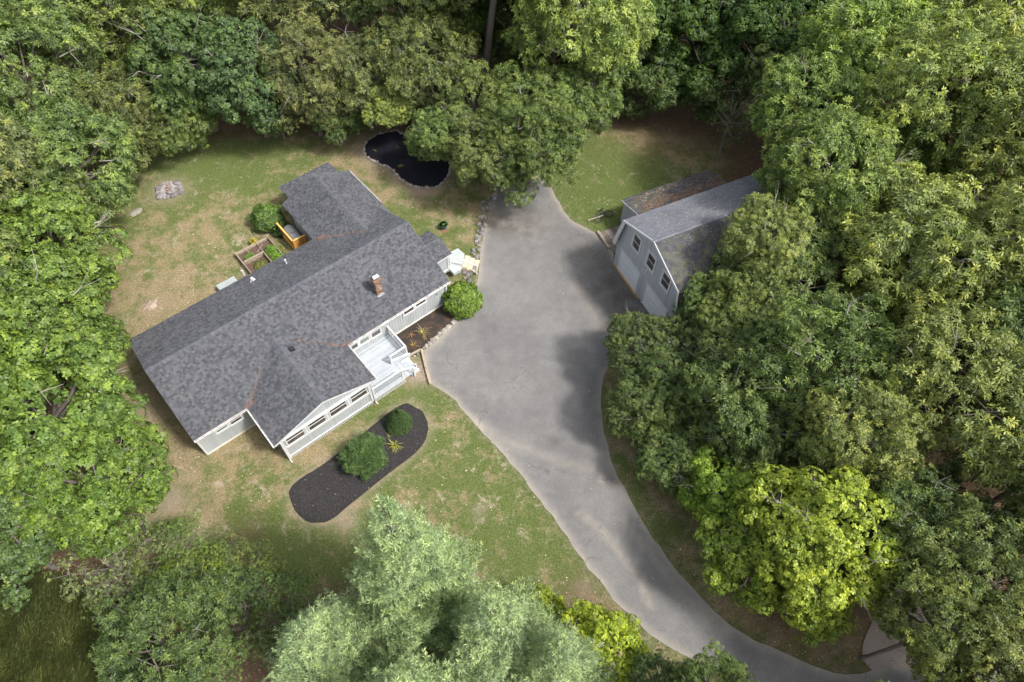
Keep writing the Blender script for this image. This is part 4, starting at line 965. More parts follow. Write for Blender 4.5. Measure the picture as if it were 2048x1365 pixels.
# wooden ramp with old timbers, in front of the lean-to
T = empty('wooden_ramp', (GX, GY, 0), GR, 'low ramp of dark weathered boards in front of the garage lean-to', 'ramp')
s = -3.3
a = .55
while a < 2.5:
    mb = MB(True); z = .08+.05*(a/2.5); mb.box(a, a+.20, -3.0+.02*random.random(), -.25, z-.05, z, random.random()); mb.build('board', WOODG, T); a += .21
for s in (-2.9, -.4): mb = MB(True); mb.box(.5, 2.5, s, s+.1, 0, .03); mb.build('joist', WOODG, T)
mb = MB(True); mb.tube([(.42, -3.1, .12), (.40, -1.35, .12)], [.12, .11], 8); o = mb.build('log', WOODO); o.location = (GX, GY, 0); o.rotation_euler = (0,0,GR); tag(o, 'split pale log lying along the front edge of the wooden ramp', 'log')
mb = MB(True); mb.beam((.3, -4.4, .12), (1.6, -4.3, .22), .09, .05); o = mb.build('plank', WOODO); o.location = (GX, GY, 0); o.rotation_euler = (0,0,GR); tag(o, 'thin grey plank lying on the grass beside the bicycle', 'plank')
# bicycle lying on the grass
T = empty('bicycle', (gw(1.55, -4.25).x, gw(1.55, -4.25).y, .10), GR+.15, 'dark bicycle lying on its side in the grass by the garage lean-to', 'bicycle')
def ring(mb, c, r, t, n=28, tilt=0):
    base = len(mb.v)
    for i in range(n):
        a = 2*math.pi*i/n
        for k in range(6):
            b_ = 2*math.pi*k/6; rr = r+t*math.cos(b_); mb.v.append((c[0]+rr*math.cos(a), c[1]+rr*math.sin(a), c[2]+t*math.sin(b_)+tilt*math.cos(a)*r))
    for i in range(n):
        for k in range(6): mb.f.append((base+i*6+k, base+((i+1)%n)*6+k, base+((i+1)%n)*6+(k+1)%6, base+i*6+(k+1)%6)); mb.t.append(.5)
for cx, tl in ((-.52, .0), (.52, .08)):
    mb = MB(); ring(mb, (cx, 0, .05), .32, .028, tilt=tl); w = mb.build('wheel', TYRE, T)
    mb = MB()
    for k in range(10): a = 2*math.pi*k/10; mb.tube([(cx, 0, .07), (cx+.31*math.cos(a), .31*math.sin(a), .05)], [.004, .004], 4)
    mb.build('spokes', METAL, w)
mb = MB()
P = {'r': (.52,0,.1), 'bb': (.1,-.05,.1), 'seat': (.22,.46,.12), 'head': (-.34,.42,.12), 'f': (-.52,0,.08), 'sd': (.27,.60,.12), 'st': (-.30,.56,.14)}
for a, b_ in (('r','bb'),('r','seat'),('bb','seat'),('bb','head'),('seat','head'),('head','f'),('seat','sd'),('head','st')): mb.tube([P[a], P[b_]], [.018, .018], 6)
mb.build('frame', simple('bike_paint', (.05, .055, .07), .4, .1), T)
mb = MB(); mb.tube([(-.30,.56,.38), (-.30,.58,.14), (-.30,.56,-.06)], [.014]*3, 6); mb.build('handlebar', BLACK, T)
mb = MB(); mb.hull8([(.15,.58,.06), (.42,.60,.02), (.42,.64,.02), (.15,.62,.06)], [(.15,.58,.14), (.42,.56,.22), (.42,.62,.22), (.15,.62,.14)]); mb.build('saddle', BLACK, T)
# bins near the lower garage corner
def bin_(x, y, m, lidm, lab, rz):
    T = empty('bin', (x, y, 0), rz, lab, 'bin'); mb = MB()
    mb.hull8([(-.22,-.26,.05), (.22,-.26,.05), (.22,.26,.05), (-.22,.26,.05)], [(-.29,-.34,.98), (.29,-.34,.98), (.29,.34,.98), (-.29,.34,.98)]); mb.build('body', m, T)
    mb = MB(); mb.hull8([(-.31,-.38,.98), (.31,-.38,.98), (.31,.36,.98), (-.31,.36,.98)], [(-.27,-.32,1.06), (.27,-.32,1.06), (.27,.34,1.06), (-.27,.34,1.06)]); mb.build('lid', lidm, T)
    for sx in (-.24, .24): mb = MB(); mb.tube([(sx-.03,.3,.1), (sx+.03,.3,.1)], [.1, .1], 10); mb.build('wheel', TYRE, T)
bin_(10.25, 25.0, BLUE, BLUE, 'bright blue recycling bin under the oak by the lower garage corner', .5)
bin_(9.7, 24.75, NAVY, NAVY, 'dark navy bin standing beside the bright blue bin', .4)
T = empty('tarp_pile', (11.0, 25.75, 0), .4, 'crumpled light grey tarp heap beside the garage wall', 'tarp')
bm = bmesh.new(); bmesh.ops.create_icosphere(bm, subdivisions=3, radius=1)
for v in bm.verts: k = 1+.35*noise.noise(v.co*2.2); v.co = Vector((v.co.x*k*.6, v.co.y*k*.45, max(0, v.co.z*k*.7)))
me = bpy.data.meshes.new('tarp'); bm.to_mesh(me); bm.free(); me.materials.append(simple('tarp', (.45, .46, .48), .5, .15, 5)); link('tarp', me, T)

# ------------------------------------------------------------------ foliage machinery
def rnd_dirs(n, rng, zmin=-1):
    z = rng.uniform(zmin, 1, n); a = rng.uniform(0, 2*math.pi, n); r = np.sqrt(1-z*z); return np.c_[r*np.cos(a), r*np.sin(a), z]
def nrm(v): return v/np.maximum(np.linalg.norm(v, axis=-1, keepdims=True), 1e-9)
def rosettes(Cn, Nn, k, L, Wd, rng, lo=-.25, hi=.6, droop=.15, tone=None):
    n = len(Cn); Nn = nrm(Nn); ref = np.where(np.abs(Nn[:,2:3]) < .9, np.array([[0,0,1.]]), np.array([[1.,0,0]])); T1 = nrm(np.cross(Nn, ref)); T2 = np.cross(Nn, T1)
    th = (np.arange(k)*2*math.pi/k)[None,:]+rng.uniform(0, 6.28, (n,1))+rng.uniform(-.35, .35, (n,k)); ph = rng.uniform(lo, hi, (n,k))
    d = (T1[:,None]*np.cos(th)[...,None]+T2[:,None]*np.sin(th)[...,None])*np.cos(ph)[...,None]+Nn[:,None]*np.sin(ph)[...,None]
    ln = (L*rng.uniform(.65, 1.2, (n,k)))[...,None]; base = Cn[:,None]+d*ln*.08
    side = nrm(np.cross(d, Nn[:,None]+rng.normal(0, .35, (n,k,3))))*Wd*.5*rng.uniform(.8, 1.2, (n,k))[...,None]
    mid = base+d*ln*.5; tip = base+d*ln; tip[...,2] -= droop*L; mid[...,2] -= droop*L*.2
    V = np.stack([base, mid+side, tip, mid-side], 2).reshape(-1, 3)
    tv = rng.uniform(-.2, .2, (n,k)) + rng.normal(0, .14, (n,1)) + (tone[:,None] if tone is not None else .5)
    return V, np.clip(tv.reshape(-1), 0, 1)
def crown_points(seed, R=4., Rz=3.6, lobes=16, lr=.36, subs=15, sr=.13, dens=16, zlow=-.55, flat=.6, gap=.0, leader=0):
    """centres, normals, tones of leaf clusters of a broadleaf crown around the origin; plus limb targets"""
    rng = np.random.default_rng(seed); D = []; i = 0
    g = math.pi*(3-math.sqrt(5)); off = rng.uniform(0, 6.28)
    for i in range(lobes):
        z = 1-(1-zlow)*(i+.5)/lobes; r = math.sqrt(max(0, 1-z*z)); a = g*i+off+rng.uniform(-.3, .3); D.append([r*math.cos(a), r*math.sin(a), z])
    D = nrm(np.array(D)+rng.normal(0, .12, (lobes, 3))); rad_ = rng.uniform(.52, .84, lobes)
    LC = D*rad_[:,None]*np.array([R, R, Rz]); LR = R*lr*rng.uniform(.75, 1.25, lobes)
    Cs, Ns, Ts, subc = [], [], [], []
    for c, r, d in zip(LC, LR, D):
        ds = rnd_dirs(subs*2, rng, -.75); keep = (ds@d > -.35); ds = ds[keep][:subs]
        for q in ds:
            sc = c+q*r*np.array([1, 1, .75])*rng.uniform(.55, 1.28); subc.append((sc, c))
            s_r = R*sr*rng.uniform(.7, 1.35); m = max(4, int(dens*(s_r/(R*sr))**2))
            dd = rnd_dirs(m, rng, -.25); up = nrm(q*.6+np.array([0,0,1.])*.7+d*.3)
            # tilt dome to 'up'
            ax = nrm(np.cross(up, np.array([.3,.2,1.]))); bx = np.cross(up, ax)
            pts = sc+ (ax*dd[:,0:1]+bx*dd[:,1:2])*s_r + up*dd[:,2:3]*s_r*flat
            nn = nrm(ax*dd[:,0:1]*.8+bx*dd[:,1:2]*.8+up*dd[:,2:3]+np.array([0,0,.35]))
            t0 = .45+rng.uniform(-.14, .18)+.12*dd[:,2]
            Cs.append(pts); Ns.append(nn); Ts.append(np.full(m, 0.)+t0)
    return np.vstack(Cs), np.vstack(Ns), np.concatenate(Ts), LC, subc
def limbs(name, seed, LC, subc, z0, twigs=.35, rbase=.16, dead=11, R=4.):
    rng = np.random.default_rng(seed+99); mb = MB(); fork = Vector((0, 0, z0))
    for c in LC:
        c = Vector(c); h = Vector((0, 0, z0+max(0, (c.z-z0)*.45))); mid = h.lerp(c, .55)+Vector((0, 0, -.25))
        r = rbase*rng.uniform(.55, .9); mb.tube([h, mid, c*.96], [r, r*.65, r*.3], 6, .4, False)
    for sc, c in subc:
        if rng.random() < twigs: p = Vector(c); q = Vector(sc); mb.tube([p, p.lerp(q, .5)+Vector((0,0,-.08)), q], [.035, .025, .01], 4, .6, False)
    top = max(c[2] for c in LC)*.75; mb.tube([(0,0,z0), (.1,.05,top*.4), (.0,-.1,top)], [rbase*1.3, rbase*.8, rbase*.3], 7, .4, False)
    m = mb.mesh(name, BARK); db = MB()
    for i in range(dead):
        d = rnd_dirs(1, rng, .05)[0]; p = Vector(d*R*rng.uniform(.62, .9)); q = Vector(d*R*rng.uniform(.95, 1.14)+rng.normal(0, .25, 3)); mid = p.lerp(q, .5)+Vector(rng.normal(0, .12, 3)); db.tube([p, mid, q], [.045, .03, .01], 4, .5, False)
        for _ in range(3): e = q+Vector(rng.normal(0, .38, 3)); db.tube([mid, e], [.014, .006], 3, .5, False)
    return m, db.mesh(name+'_dead', TWIG)
def broad(name, seed, leaf, **k):
    Cn, Nn, Tn, LC, subc = crown_points(seed, **k); rng = np.random.default_rng(seed+5)
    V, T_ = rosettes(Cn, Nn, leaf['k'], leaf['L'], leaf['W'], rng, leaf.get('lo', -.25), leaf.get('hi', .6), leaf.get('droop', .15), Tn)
    me = np_mesh(name+'_leaves', V, 4, LEAF, T_); br, dd = limbs(name+'_branches', seed, LC, subc, -k.get('Rz', 3.6)*.75, R=k.get('R', 4.))
    return me, br, dd
OAKL = dict(k=9, L=.26, W=.078, lo=-.2, hi=.7, droop=.2); MAPL = dict(k=5, L=.17, W=.13, lo=-.35, hi=.3, droop=.12)
ASHL = dict(k=7, L=.15, W=.065, lo=-.5, hi=.2, droop=.3)
PROTO = {
 'oak': [broad('oak', 11, OAKL, lobes=18, subs=16, dens=15, sr=.135, lr=.36, flat=.8), broad('oak', 12, OAKL, lobes=16, subs=17, dens=15, sr=.14, lr=.39, Rz=3.9, flat=.8), broad('oak', 13, OAKL, lobes=20, subs=15, dens=15, sr=.13, lr=.34, Rz=3.3, flat=.8), broad('oak', 14, OAKL, lobes=15, subs=18, dens=15, sr=.14, lr=.42, Rz=4.3, flat=.8)],
 'maple': [broad('maple', 21, MAPL, lobes=20, subs=18, dens=26, sr=.125, lr=.33, flat=.35), broad('maple', 22, MAPL, lobes=17, subs=20, dens=26, sr=.13, lr=.36, flat=.35, Rz=4.0), broad('maple', 23, MAPL, lobes=22, subs=17, dens=25, sr=.12, lr=.31, flat=.3, Rz=3.3)],
 'sapling': [broad('sapling', 31, ASHL, lobes=12, subs=10, dens=11, sr=.13, lr=.36, flat=.5, Rz=4.4)],
 'shrubby': [broad('shrubby', 41, ASHL, lobes=14, subs=14, dens=15, sr=.14, lr=.38, flat=.6, Rz=3.4)],
}
def pine_proto(seed, H=13., R=3.6):
    rng = np.random.default_rng(seed); mb = MB(); Cs, Ns, Ts = [], [], []
    mb.tube([(0,0,0), (0,0,H*.5), (0,0,H*.98)], [.22, .14, .02], 8, .4, False); z = H*.14
    up = np.array([0,0,1.])
    while z < H*.985:
        f = (H-z)/H; L0 = R*min(1, f*1.45)+.15; nb = 7 if f > .12 else 5; a0 = rng.uniform(0, 6.28)
        for b_ in range(nb):
            a = a0+b_*2*math.pi/nb+rng.uniform(-.3, .3); L = L0*rng.uniform(.68, 1.15); d = np.array([math.cos(a), math.sin(a), 0]); sd_ = np.array([-d[1], d[0], 0]); bt = rng.uniform(-.16, .16)
            def bp(t): return np.array([0,0,z])+d*L*t+up*(.14*L*t*t+.04*L*t)
            mb.tube([bp(0), bp(.5), bp(.9)], [.035, .02, .006], 3, .5, False)
            # every branch is a fan of upturned fingers, each finger a short chain of tufts
            nf = max(2, int(L/.30))
            for i in range(nf):
                t = .22+.78*(i+.6)/nf
                for sgn in ((-1, 1) if t < .93 else (0,)):
                    fl = (.50*L*(1-t)**.75+.16) if sgn else .3; q = nrm(sd_*sgn*1.0+d*.75+up*.12); k = max(1, int(fl/.24))
                    for j in range(k+1):
                        u = (j+.5)/(k+1); c = bp(t)+q*fl*u+up*(.30*fl*u*u+rng.uniform(-.03, .03)); Cs.append(c); Ns.append(nrm(q*.55+up*.9+rng.normal(0, .15, 3))); Ts.append(.38+bt+.22*u+rng.uniform(-.28, .28))
        z += .40+.25*f
    for k in range(4): Cs.append(np.array([0,0,H-.18*k])); Ns.append(up); Ts.append(.7)
    Cn, Nn, Tn = np.array(Cs), np.array(Ns), np.array(Ts)
    V, T_ = rosettes(Cn, Nn, 11, .23, .036, rng, .0, 1.25, -.02, Tn)
    return np_mesh('pine_needle_tufts', V, 4, NEEDLE, T_), mb.mesh('pine_branches', BARK)
PINES = [pine_proto(51), pine_proto(52, 12, 3.9)]
def hemlock_proto(seed, H=12., R=3.6):
    rng = np.random.default_rng(seed); mb = MB(); Vs, Ts = [], []; z = H*.1
    mb.tube([(0,0,0), (0,0,H)], [.22, .02], 7, .4, False)
    while z < H*.99:
        f = (H-z)/H; L0 = R*min(1, f*1.15)**.75+.1
        for b_ in range(6):
            a = rng.uniform(0, 6.28); L = L0*rng.uniform(.7, 1.1); d = np.array([math.cos(a), math.sin(a), 0]); sd_ = np.array([-d[1], d[0], 0]); bp = lambda t: np.array([0,0,z])+d*L*t+np.array([0,0,-.22*L*t*t+.04])
            mb.tube([bp(0), bp(.9)], [.03, .008], 3, .5, False)
            for i in range(int(L/.11)+2):
                t = rng.uniform(.12, 1); w = .34*L*(1-t)+.1
                for sgn in (-1, 1):
                    c = bp(t); l = w*rng.uniform(.5, 1.1); q = nrm(sd_*sgn+d*.8+np.array([0,0,rng.uniform(-.25, .1)])); e = nrm(np.cross(q, [0,0,1.]))
                    for m in range(max(1, int(l/.12))):
                        p0 = c+q*(.12*m); p1 = p0+q*.16; w_ = .055; Vs.append([p0, p0+e*w_+q*.07, p1-[0,0,.03], p0-e*w_+q*.07]); Ts.append(rng.uniform(.15, .7)+.2*(m > 2))
        z += .22
    return np_mesh('hemlock_sprays', np.array(Vs).reshape(-1, 3), 4, LEAF, np.clip(np.array(Ts), 0, 1)), mb.mesh('hemlock_branches', BARK)
HEM = hemlock_proto(61)
mb = MB(); mb.tube([(0,0,0), (.0,.0,.08), (.03,.02,.5), (0,0,1)], [.33, .22, .19, .14], 10, .4, False); TRUNK = mb.mesh('trunk', BARK)
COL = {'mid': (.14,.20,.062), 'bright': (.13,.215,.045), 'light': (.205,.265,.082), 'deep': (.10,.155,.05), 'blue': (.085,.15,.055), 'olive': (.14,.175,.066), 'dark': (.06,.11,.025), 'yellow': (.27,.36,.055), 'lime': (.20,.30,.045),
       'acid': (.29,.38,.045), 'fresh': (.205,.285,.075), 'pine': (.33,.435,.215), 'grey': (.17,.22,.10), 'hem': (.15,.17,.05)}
NT = [0]
def tree(kind, col, x, y, z, r, label, group=None, squash=1., lean=(0, 0), name=None):
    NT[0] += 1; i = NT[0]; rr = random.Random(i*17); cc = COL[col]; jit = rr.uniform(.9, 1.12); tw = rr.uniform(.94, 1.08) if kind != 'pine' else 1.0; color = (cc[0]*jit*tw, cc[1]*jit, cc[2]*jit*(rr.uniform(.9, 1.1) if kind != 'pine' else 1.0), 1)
    names = {'oak': 'oak_tree', 'maple': 'maple_tree', 'sapling': 'young_tree', 'shrubby': 'leafy_thicket_tree', 'pine': 'white_pine_tree', 'hemlock': 'hemlock_tree'}
    T = empty(name or names[kind], (x, y, 0), 0, label, 'tree', group); rz = rr.uniform(0, 6.28)
    if kind in ('pine', 'hemlock'):
        me, br = (PINES[i % 2] if kind == 'pine' else HEM); H0 = {PINES[0][0].name: 13., PINES[1][0].name: 12., HEM[0].name: 12.}[me.name]
        s = r/3.6; sz = z/H0
        o = link('crown', me, T, (0,0,0), (0,0,rz), (s, s, sz)); o.color = color; link('trunk', br, T, (0,0,0), (0,0,rz), (s, s, sz)); return T
    me, br, dd = PROTO[kind][i % len(PROTO[kind])]; s = r/4.; tb = z-3.6*.75*s*squash
    lx, ly = lean
    o = link('crown', me, T, (lx, ly, z), (rr.uniform(-.12, .12), rr.uniform(-.12, .12), rz), (s, s, s*squash)); o.color = color
    link('branches', br, T, (lx, ly, z), (0, 0, rz), (s, s, s*squash)); kind in ('oak', 'maple') and link('dead_twigs', dd, T, (lx, ly, z), (0, 0, rz), (s, s, s*squash), kind='stuff')
    L = math.sqrt(lx*lx+ly*ly+tb*tb); q = Vector((lx, ly, max(tb, .3)+.3)).to_track_quat('Z', 'Y').to_euler()
    k = max(.45, s*.85); link('trunk', TRUNK, T, (0, 0, -.05), q, (k, k, max(.5, L+.5))); return T

# (kind, colour, base x, base y, crown centre height, crown radius, label)
TREES = [
# left edge, from the rear lawn down to the bottom corner
('maple','bright',-26.2,20.6,6.6,4.0,'bright green maple whose twigs reach the left end of the house roof'),
('maple','bright',-23.3,14.8,7.5,4.5,'tall bright green maple left of the bare front corner of the lawn'),
('maple','bright',-20.2,12.0,6.5,3.3,'bright maple leaning over the left front lawn below the house corner'),
('maple','bright',-28.3,26.3,6.0,3.9,'broad mid green maple overhanging the left side of the rear lawn'),
('maple','mid',-30.8,21.5,9.0,4.5,'maple behind the front row at the left edge, level with the house ridge'),
('maple','bright',-27.0,14.5,10.0,4.5,'tall maple at the far left edge behind the bare limbs'),
('maple','deep',-24.4,9.6,6.0,3.4,'dark maple at the left edge above the tall grass'),
('sapling','grey',-18.8,8.6,4.5,2.3,'thin grey-green sapling beside the tall grass and the left maples'),
('shrubby','mid',-17.0,9.8,2.4,2.1,'low leafy thicket at the lower left corner of the front lawn'),
('shrubby','lime',-15.4,8.2,2.6,1.9,'yellowish thicket tree at the bottom left edge of the lawn'),
('oak','deep',-14.7,5.2,5.5,2.8,'dark large-leaved tree at the bottom, left of the pines'),
('shrubby','deep',-12.4,6.3,3.6,2.3,'dark thicket between the large-leaved tree and the pines'),
('shrubby','deep',-10.4,7.2,3.0,1.9,'dark green bushy tree tucked beside the leftmost pine'),
# rear left
('oak','mid',-30.5,34.5,6.0,4.3,'round oak overhanging the rear lawn left of the fire pit'),
('oak','mid',-30.6,30.3,6.0,3.7,'oak at the left of the rear lawn, below the round oak'),
('oak','olive',-33.5,29.0,9.5,4.6,'taller oak at the left edge behind the rear lawn oaks'),
('oak','mid',-34.5,40.0,8.5,4.8,'tall oak at the upper left edge of the picture'),
('oak','olive',-29.8,41.0,4.6,3.6,'spreading oak whose leaves hang over the top left of the lawn'),
('oak','mid',-29.5,49.5,7.0,4.8,'oak in the second row at the upper left'),
('oak','olive',-36.0,48.0,8.0,5.2,'oak in the far upper left corner'),
('maple','blue',-25.2,45.4,6.2,4.2,'blue-green maple at the top, left of the leaning trunk'),
('maple','blue',-20.8,44.8,5.4,3.9,'dark blue-green maple above the lawn with its leaning trunk showing'),
('oak','olive',-16.4,45.2,5.0,3.6,'olive oak hanging over the lawn left of the pond-shaped bed'),
('oak','olive',-12.3,46.0,4.8,3.5,'olive oak drooping over the back of the pond-shaped bed'),
('oak','olive',-8.2,47.0,6.0,3.9,'olive oak directly behind the pond-shaped bed'),
('oak','mid',-25.0,54.0,8.0,4.6,'oak in the deep wood at the top, third from the left corner'),
('oak','olive',-18.0,53.0,9.0,5.0,'tall oak in the wood behind the blue-green maples'),
('oak','mid',-12.0,53.5,9.0,4.8,'tall oak in the wood behind the olive oaks'),
# top centre
('oak','mid',-7.0,53.5,10.0,4.6,'tall oak left of the giant pale oak'),
('oak','fresh',4.6,47.6,9.2,5.0,'large pale oak right of the bare trunk, reaching over the dark gap'),
('oak','mid',-3.4,43.2,4.2,2.9,'low oak right of the pond-shaped bed, above the stone wall'),
('oak','mid',1.1,42.2,5.0,3.6,'drooping oak hanging over the top end of the driveway'),
('oak','mid',4.9,44.0,5.0,3.0,'oak overhanging the mown strip at the top of the driveway'),
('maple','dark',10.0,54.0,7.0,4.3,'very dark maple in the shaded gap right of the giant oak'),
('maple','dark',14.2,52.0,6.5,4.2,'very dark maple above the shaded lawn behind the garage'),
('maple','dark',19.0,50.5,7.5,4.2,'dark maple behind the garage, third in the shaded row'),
('sapling','deep',16.6,44.6,3.9,2.5,'loose young tree at the back corner of the garage lean-to'),
('maple','deep',20.5,45.5,6.5,3.6,'deep green maple just behind the garage'),
('maple','deep',8.5,58.0,9.0,5.0,'tree in the dark background wood at the top'),
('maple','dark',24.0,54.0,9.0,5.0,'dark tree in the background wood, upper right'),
# right, behind and beside the garage
('oak','fresh',19.6,38.6,8.5,3.9,'fresh green oak over the far end of the garage roof'),
('oak','fresh',23.4,42.5,10.5,4.4,'fresh green oak behind the garage, upper right'),
('oak','fresh',26.2,36.5,11.0,4.5,'tall yellow-green oak right of the garage'),
('oak','fresh',31.5,42.5,12.0,5.0,'tall oak at the upper right corner'),
('oak','light',30.0,33.5,12.0,4.6,'tall oak at the right edge, level with the garage'),
('oak','fresh',24.8,34.3,6.3,4.7,'oak leaning over the right slope of the garage roof'),
('oak','light',30.7,31.8,7.9,5.0,'tall pale oak right of the garage, second row'),
('oak','mid',20.0,29.9,5.7,4.0,'oak beside the lower right garage wall'),
('oak','mid',17.0,26.0,5.2,3.7,'oak whose branches cross the front of the garage'),
('oak','light',23.6,26.4,8.2,4.7,'tall pale oak in the middle of the right-hand wood'),
('oak','light',29.0,24.2,8.9,4.7,'tall pale oak at the right edge of the picture'),
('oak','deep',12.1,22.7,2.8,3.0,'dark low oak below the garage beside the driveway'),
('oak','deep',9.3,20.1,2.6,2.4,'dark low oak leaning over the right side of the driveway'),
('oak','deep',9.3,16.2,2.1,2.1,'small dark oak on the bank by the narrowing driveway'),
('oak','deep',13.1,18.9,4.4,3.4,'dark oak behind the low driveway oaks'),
('oak','mid',17.4,19.0,6.9,4.1,'grey-green oak with bare limbs in the right-hand wood'),
('oak','light',21.9,17.2,8.6,4.0,'tall pale oak above the yellow maple'),
('oak','mid',25.4,13.4,9.2,4.1,'tall oak at the right edge beside the yellow maple'),
('oak','mid',27.1,19.2,9.2,4.3,'tall oak at the right edge above the yellow maple'),
('oak','deep',19.6,10.6,6.9,2.9,'deep green oak just right of the yellow maple'),
('oak','mid',20.6,8.6,7.6,3.0,'oak over the gravel path at the lower right'),
('oak','mid',18.6,6.3,8.0,2.3,'oak at the bottom right, over the end of the driveway'),
('oak','light',21.0,4.3,8.3,2.8,'pale oak in the bottom right corner'),
# yellow maples
('maple','yellow',15.1,10.3,5.8,3.5,'large golden yellow maple beside the curve of the driveway'),
('maple','lime',11.8,14.0,3.2,2.4,'lime green maple at the upper left of the golden maple'),
('maple','lime',12.6,10.4,3.7,2.6,'lime green low maple in front of the golden maple'),
# bottom
('maple','acid',4.5,5.5,3.9,2.0,'small acid yellow tree at the bottom edge of the front lawn'),
('maple','acid',2.0,7.6,2.4,1.1,'small acid yellow sapling between the pines and the driveway'),
('oak','mid',8.3,3.3,7.2,1.7,'oak top poking in at the bottom edge over the driveway'),
('oak','deep',6.6,4.2,5.6,1.1,'narrow dark oak top at the bottom edge'),
('pine','pine',-3.9,7.4,17.8,2.8,'tallest white pine, its pointed tip just below the oval bed'),
('pine','pine',-0.4,5.2,14.2,3.1,'white pine right of the tallest one at the bottom centre'),
('pine','pine',-7.2,4.6,12.4,2.9,'leftmost white pine at the bottom edge'),
('pine','pine',2.0,4.3,13.0,2.7,'rightmost white pine, next to the acid yellow saplings'),
('pine','pine',-3.3,2.2,15.0,3.2,'white pine cut off by the bottom edge, just below the tallest pine'),
]
for k, c, x, y, z, r, lab in TREES: tree(k, c, x, y, z, r, lab)
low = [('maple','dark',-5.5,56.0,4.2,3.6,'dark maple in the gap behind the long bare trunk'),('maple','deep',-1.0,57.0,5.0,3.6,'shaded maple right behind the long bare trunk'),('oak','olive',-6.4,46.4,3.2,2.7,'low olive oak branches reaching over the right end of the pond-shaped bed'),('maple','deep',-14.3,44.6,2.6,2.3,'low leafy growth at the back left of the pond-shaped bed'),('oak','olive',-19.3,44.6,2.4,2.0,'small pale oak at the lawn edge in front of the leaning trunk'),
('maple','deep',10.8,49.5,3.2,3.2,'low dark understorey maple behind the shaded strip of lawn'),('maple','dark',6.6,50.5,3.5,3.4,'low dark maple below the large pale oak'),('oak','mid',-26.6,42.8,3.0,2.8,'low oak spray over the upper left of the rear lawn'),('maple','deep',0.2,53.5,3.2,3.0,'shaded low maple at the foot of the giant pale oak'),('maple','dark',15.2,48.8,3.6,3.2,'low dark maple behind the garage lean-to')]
lean_trees = [('oak','light',16.0,26.4,7.7,2.5,'pale oak bough lying over the lower right slope of the garage roof',(-.9,1.2)),('oak','mid',14.2,24.7,5.6,2.6,'oak filling the gap below the lower right garage corner',(0,0)),
('oak','fresh',23.2,25.1,6.2,3.3,'lower oak between the tall pale oaks right of the garage',(0,0)),('oak','mid',16.6,15.2,5.4,2.4,'lower oak just above the golden maple',(0,0)),('oak','light',27.1,25.9,7.4,3.5,'oak in the gap between the garage oaks and the right edge',(0,0)),('oak','light',24.1,19.6,6.4,3.3,'lower oak between the tall oaks above the golden maple and the right edge',(0,0)),('oak','mid',13.4,21.6,4.8,2.7,'rounded oak behind the dark low oak at the driveway',(0,0)),
('maple','lime',13.6,12.2,4.6,2.5,'lime green middle part of the maple clump by the driveway curve',(0,0)),('shrubby','mid',-13.6,8.9,2.3,1.9,'mid green thicket at the bottom edge of the front lawn',(0,0)),('sapling','mid',-17.9,7.2,3.6,2.0,'green sapling at the edge of the tall grass',(0,0)),('oak','mid',-1.6,43.4,4.6,2.9,'oak bough drooping over the head of the driveway and stone wall',(-.4,-5.2)),('oak','mid',2.2,43.0,5.4,3.1,'oak leaning out over the top right of the driveway',(-.8,-4.9)),('oak','mid',-5.2,44.9,4.2,2.2,'oak bough reaching across the right side of the pond-shaped bed',(-.6,-4.4)),('oak','light',-9.4,47.0,4.2,2.0,'pale oak bough hanging over the top left of the pond-shaped bed',(-.6,-3.2)),('oak','fresh',21.2,32.0,9.0,3.9,'fresh oak crown spreading over the middle of the garage roof',(-1.8,.3)),
('oak','mid',12.3,24.6,3.9,2.4,'oak spreading in front of the second garage door',(.5,.7)),('oak','deep',9.3,22.4,3.0,2.2,'low dark oak branch over the driveway edge below the garage',(-1.3,.5)),('oak','deep',9.0,18.0,3.0,1.9,'low dark oak halfway down the right side of the driveway',(-1.1,.8)),
('maple','lime',15.0,8.7,3.6,2.0,'greenish lower maple in front of the golden maple, above the leaf-strewn bank',(0,0)),('oak','light',17.4,15.6,7.6,2.6,'pale oak with grey boughs directly above the golden maple',(0,0)),('oak','deep',13.2,16.9,4.8,2.5,'dark oak between the lime maple and the driveway oaks',(0,0))]
for k, c, x, y, z, r, lab, ln in lean_trees: tree(k, c, x, y, z, r, lab, lean=ln)
for k, c, x, y, z, r, lab in low: tree(k, c, x, y, z, r, lab)
T = tree('oak', 'light', -3.3, 50.0, 15.0, 5.6, 'giant pale oak at the top centre with a long bare trunk', squash=.6, lean=(1.6, 1.0))
for ch in T.children:
    if ch.name.startswith('trunk'): ch.scale = (1.5, 1.5, ch.scale[2])
# background wood outside or at the rim of the frame
bg = [(-44,56),(-38,58),(-31,58),(-24,60),(-15,59),(-8,60),(0,58),(16,59),(30,52),(37,48),(38,39),(36,30),(33,23),(30,15),(28,9),(26,3),(24,-2),(-42,46),(-41,38),(-40,30),(-37,22),(-34,15),(-31,9),(12,-2),(30,60),(42,58),(-3,66),(10,66),(-16,67),(-30,67),(24,67)]
for i, (x, y) in enumerate(bg):
    tree('oak' if i % 3 else 'maple', ('mid', 'olive', 'deep')[i % 3], x, y, 9+i % 3, 4.8, 'woodland tree in the surrounding forest behind the front rows', group='woodland trees behind the front rows')

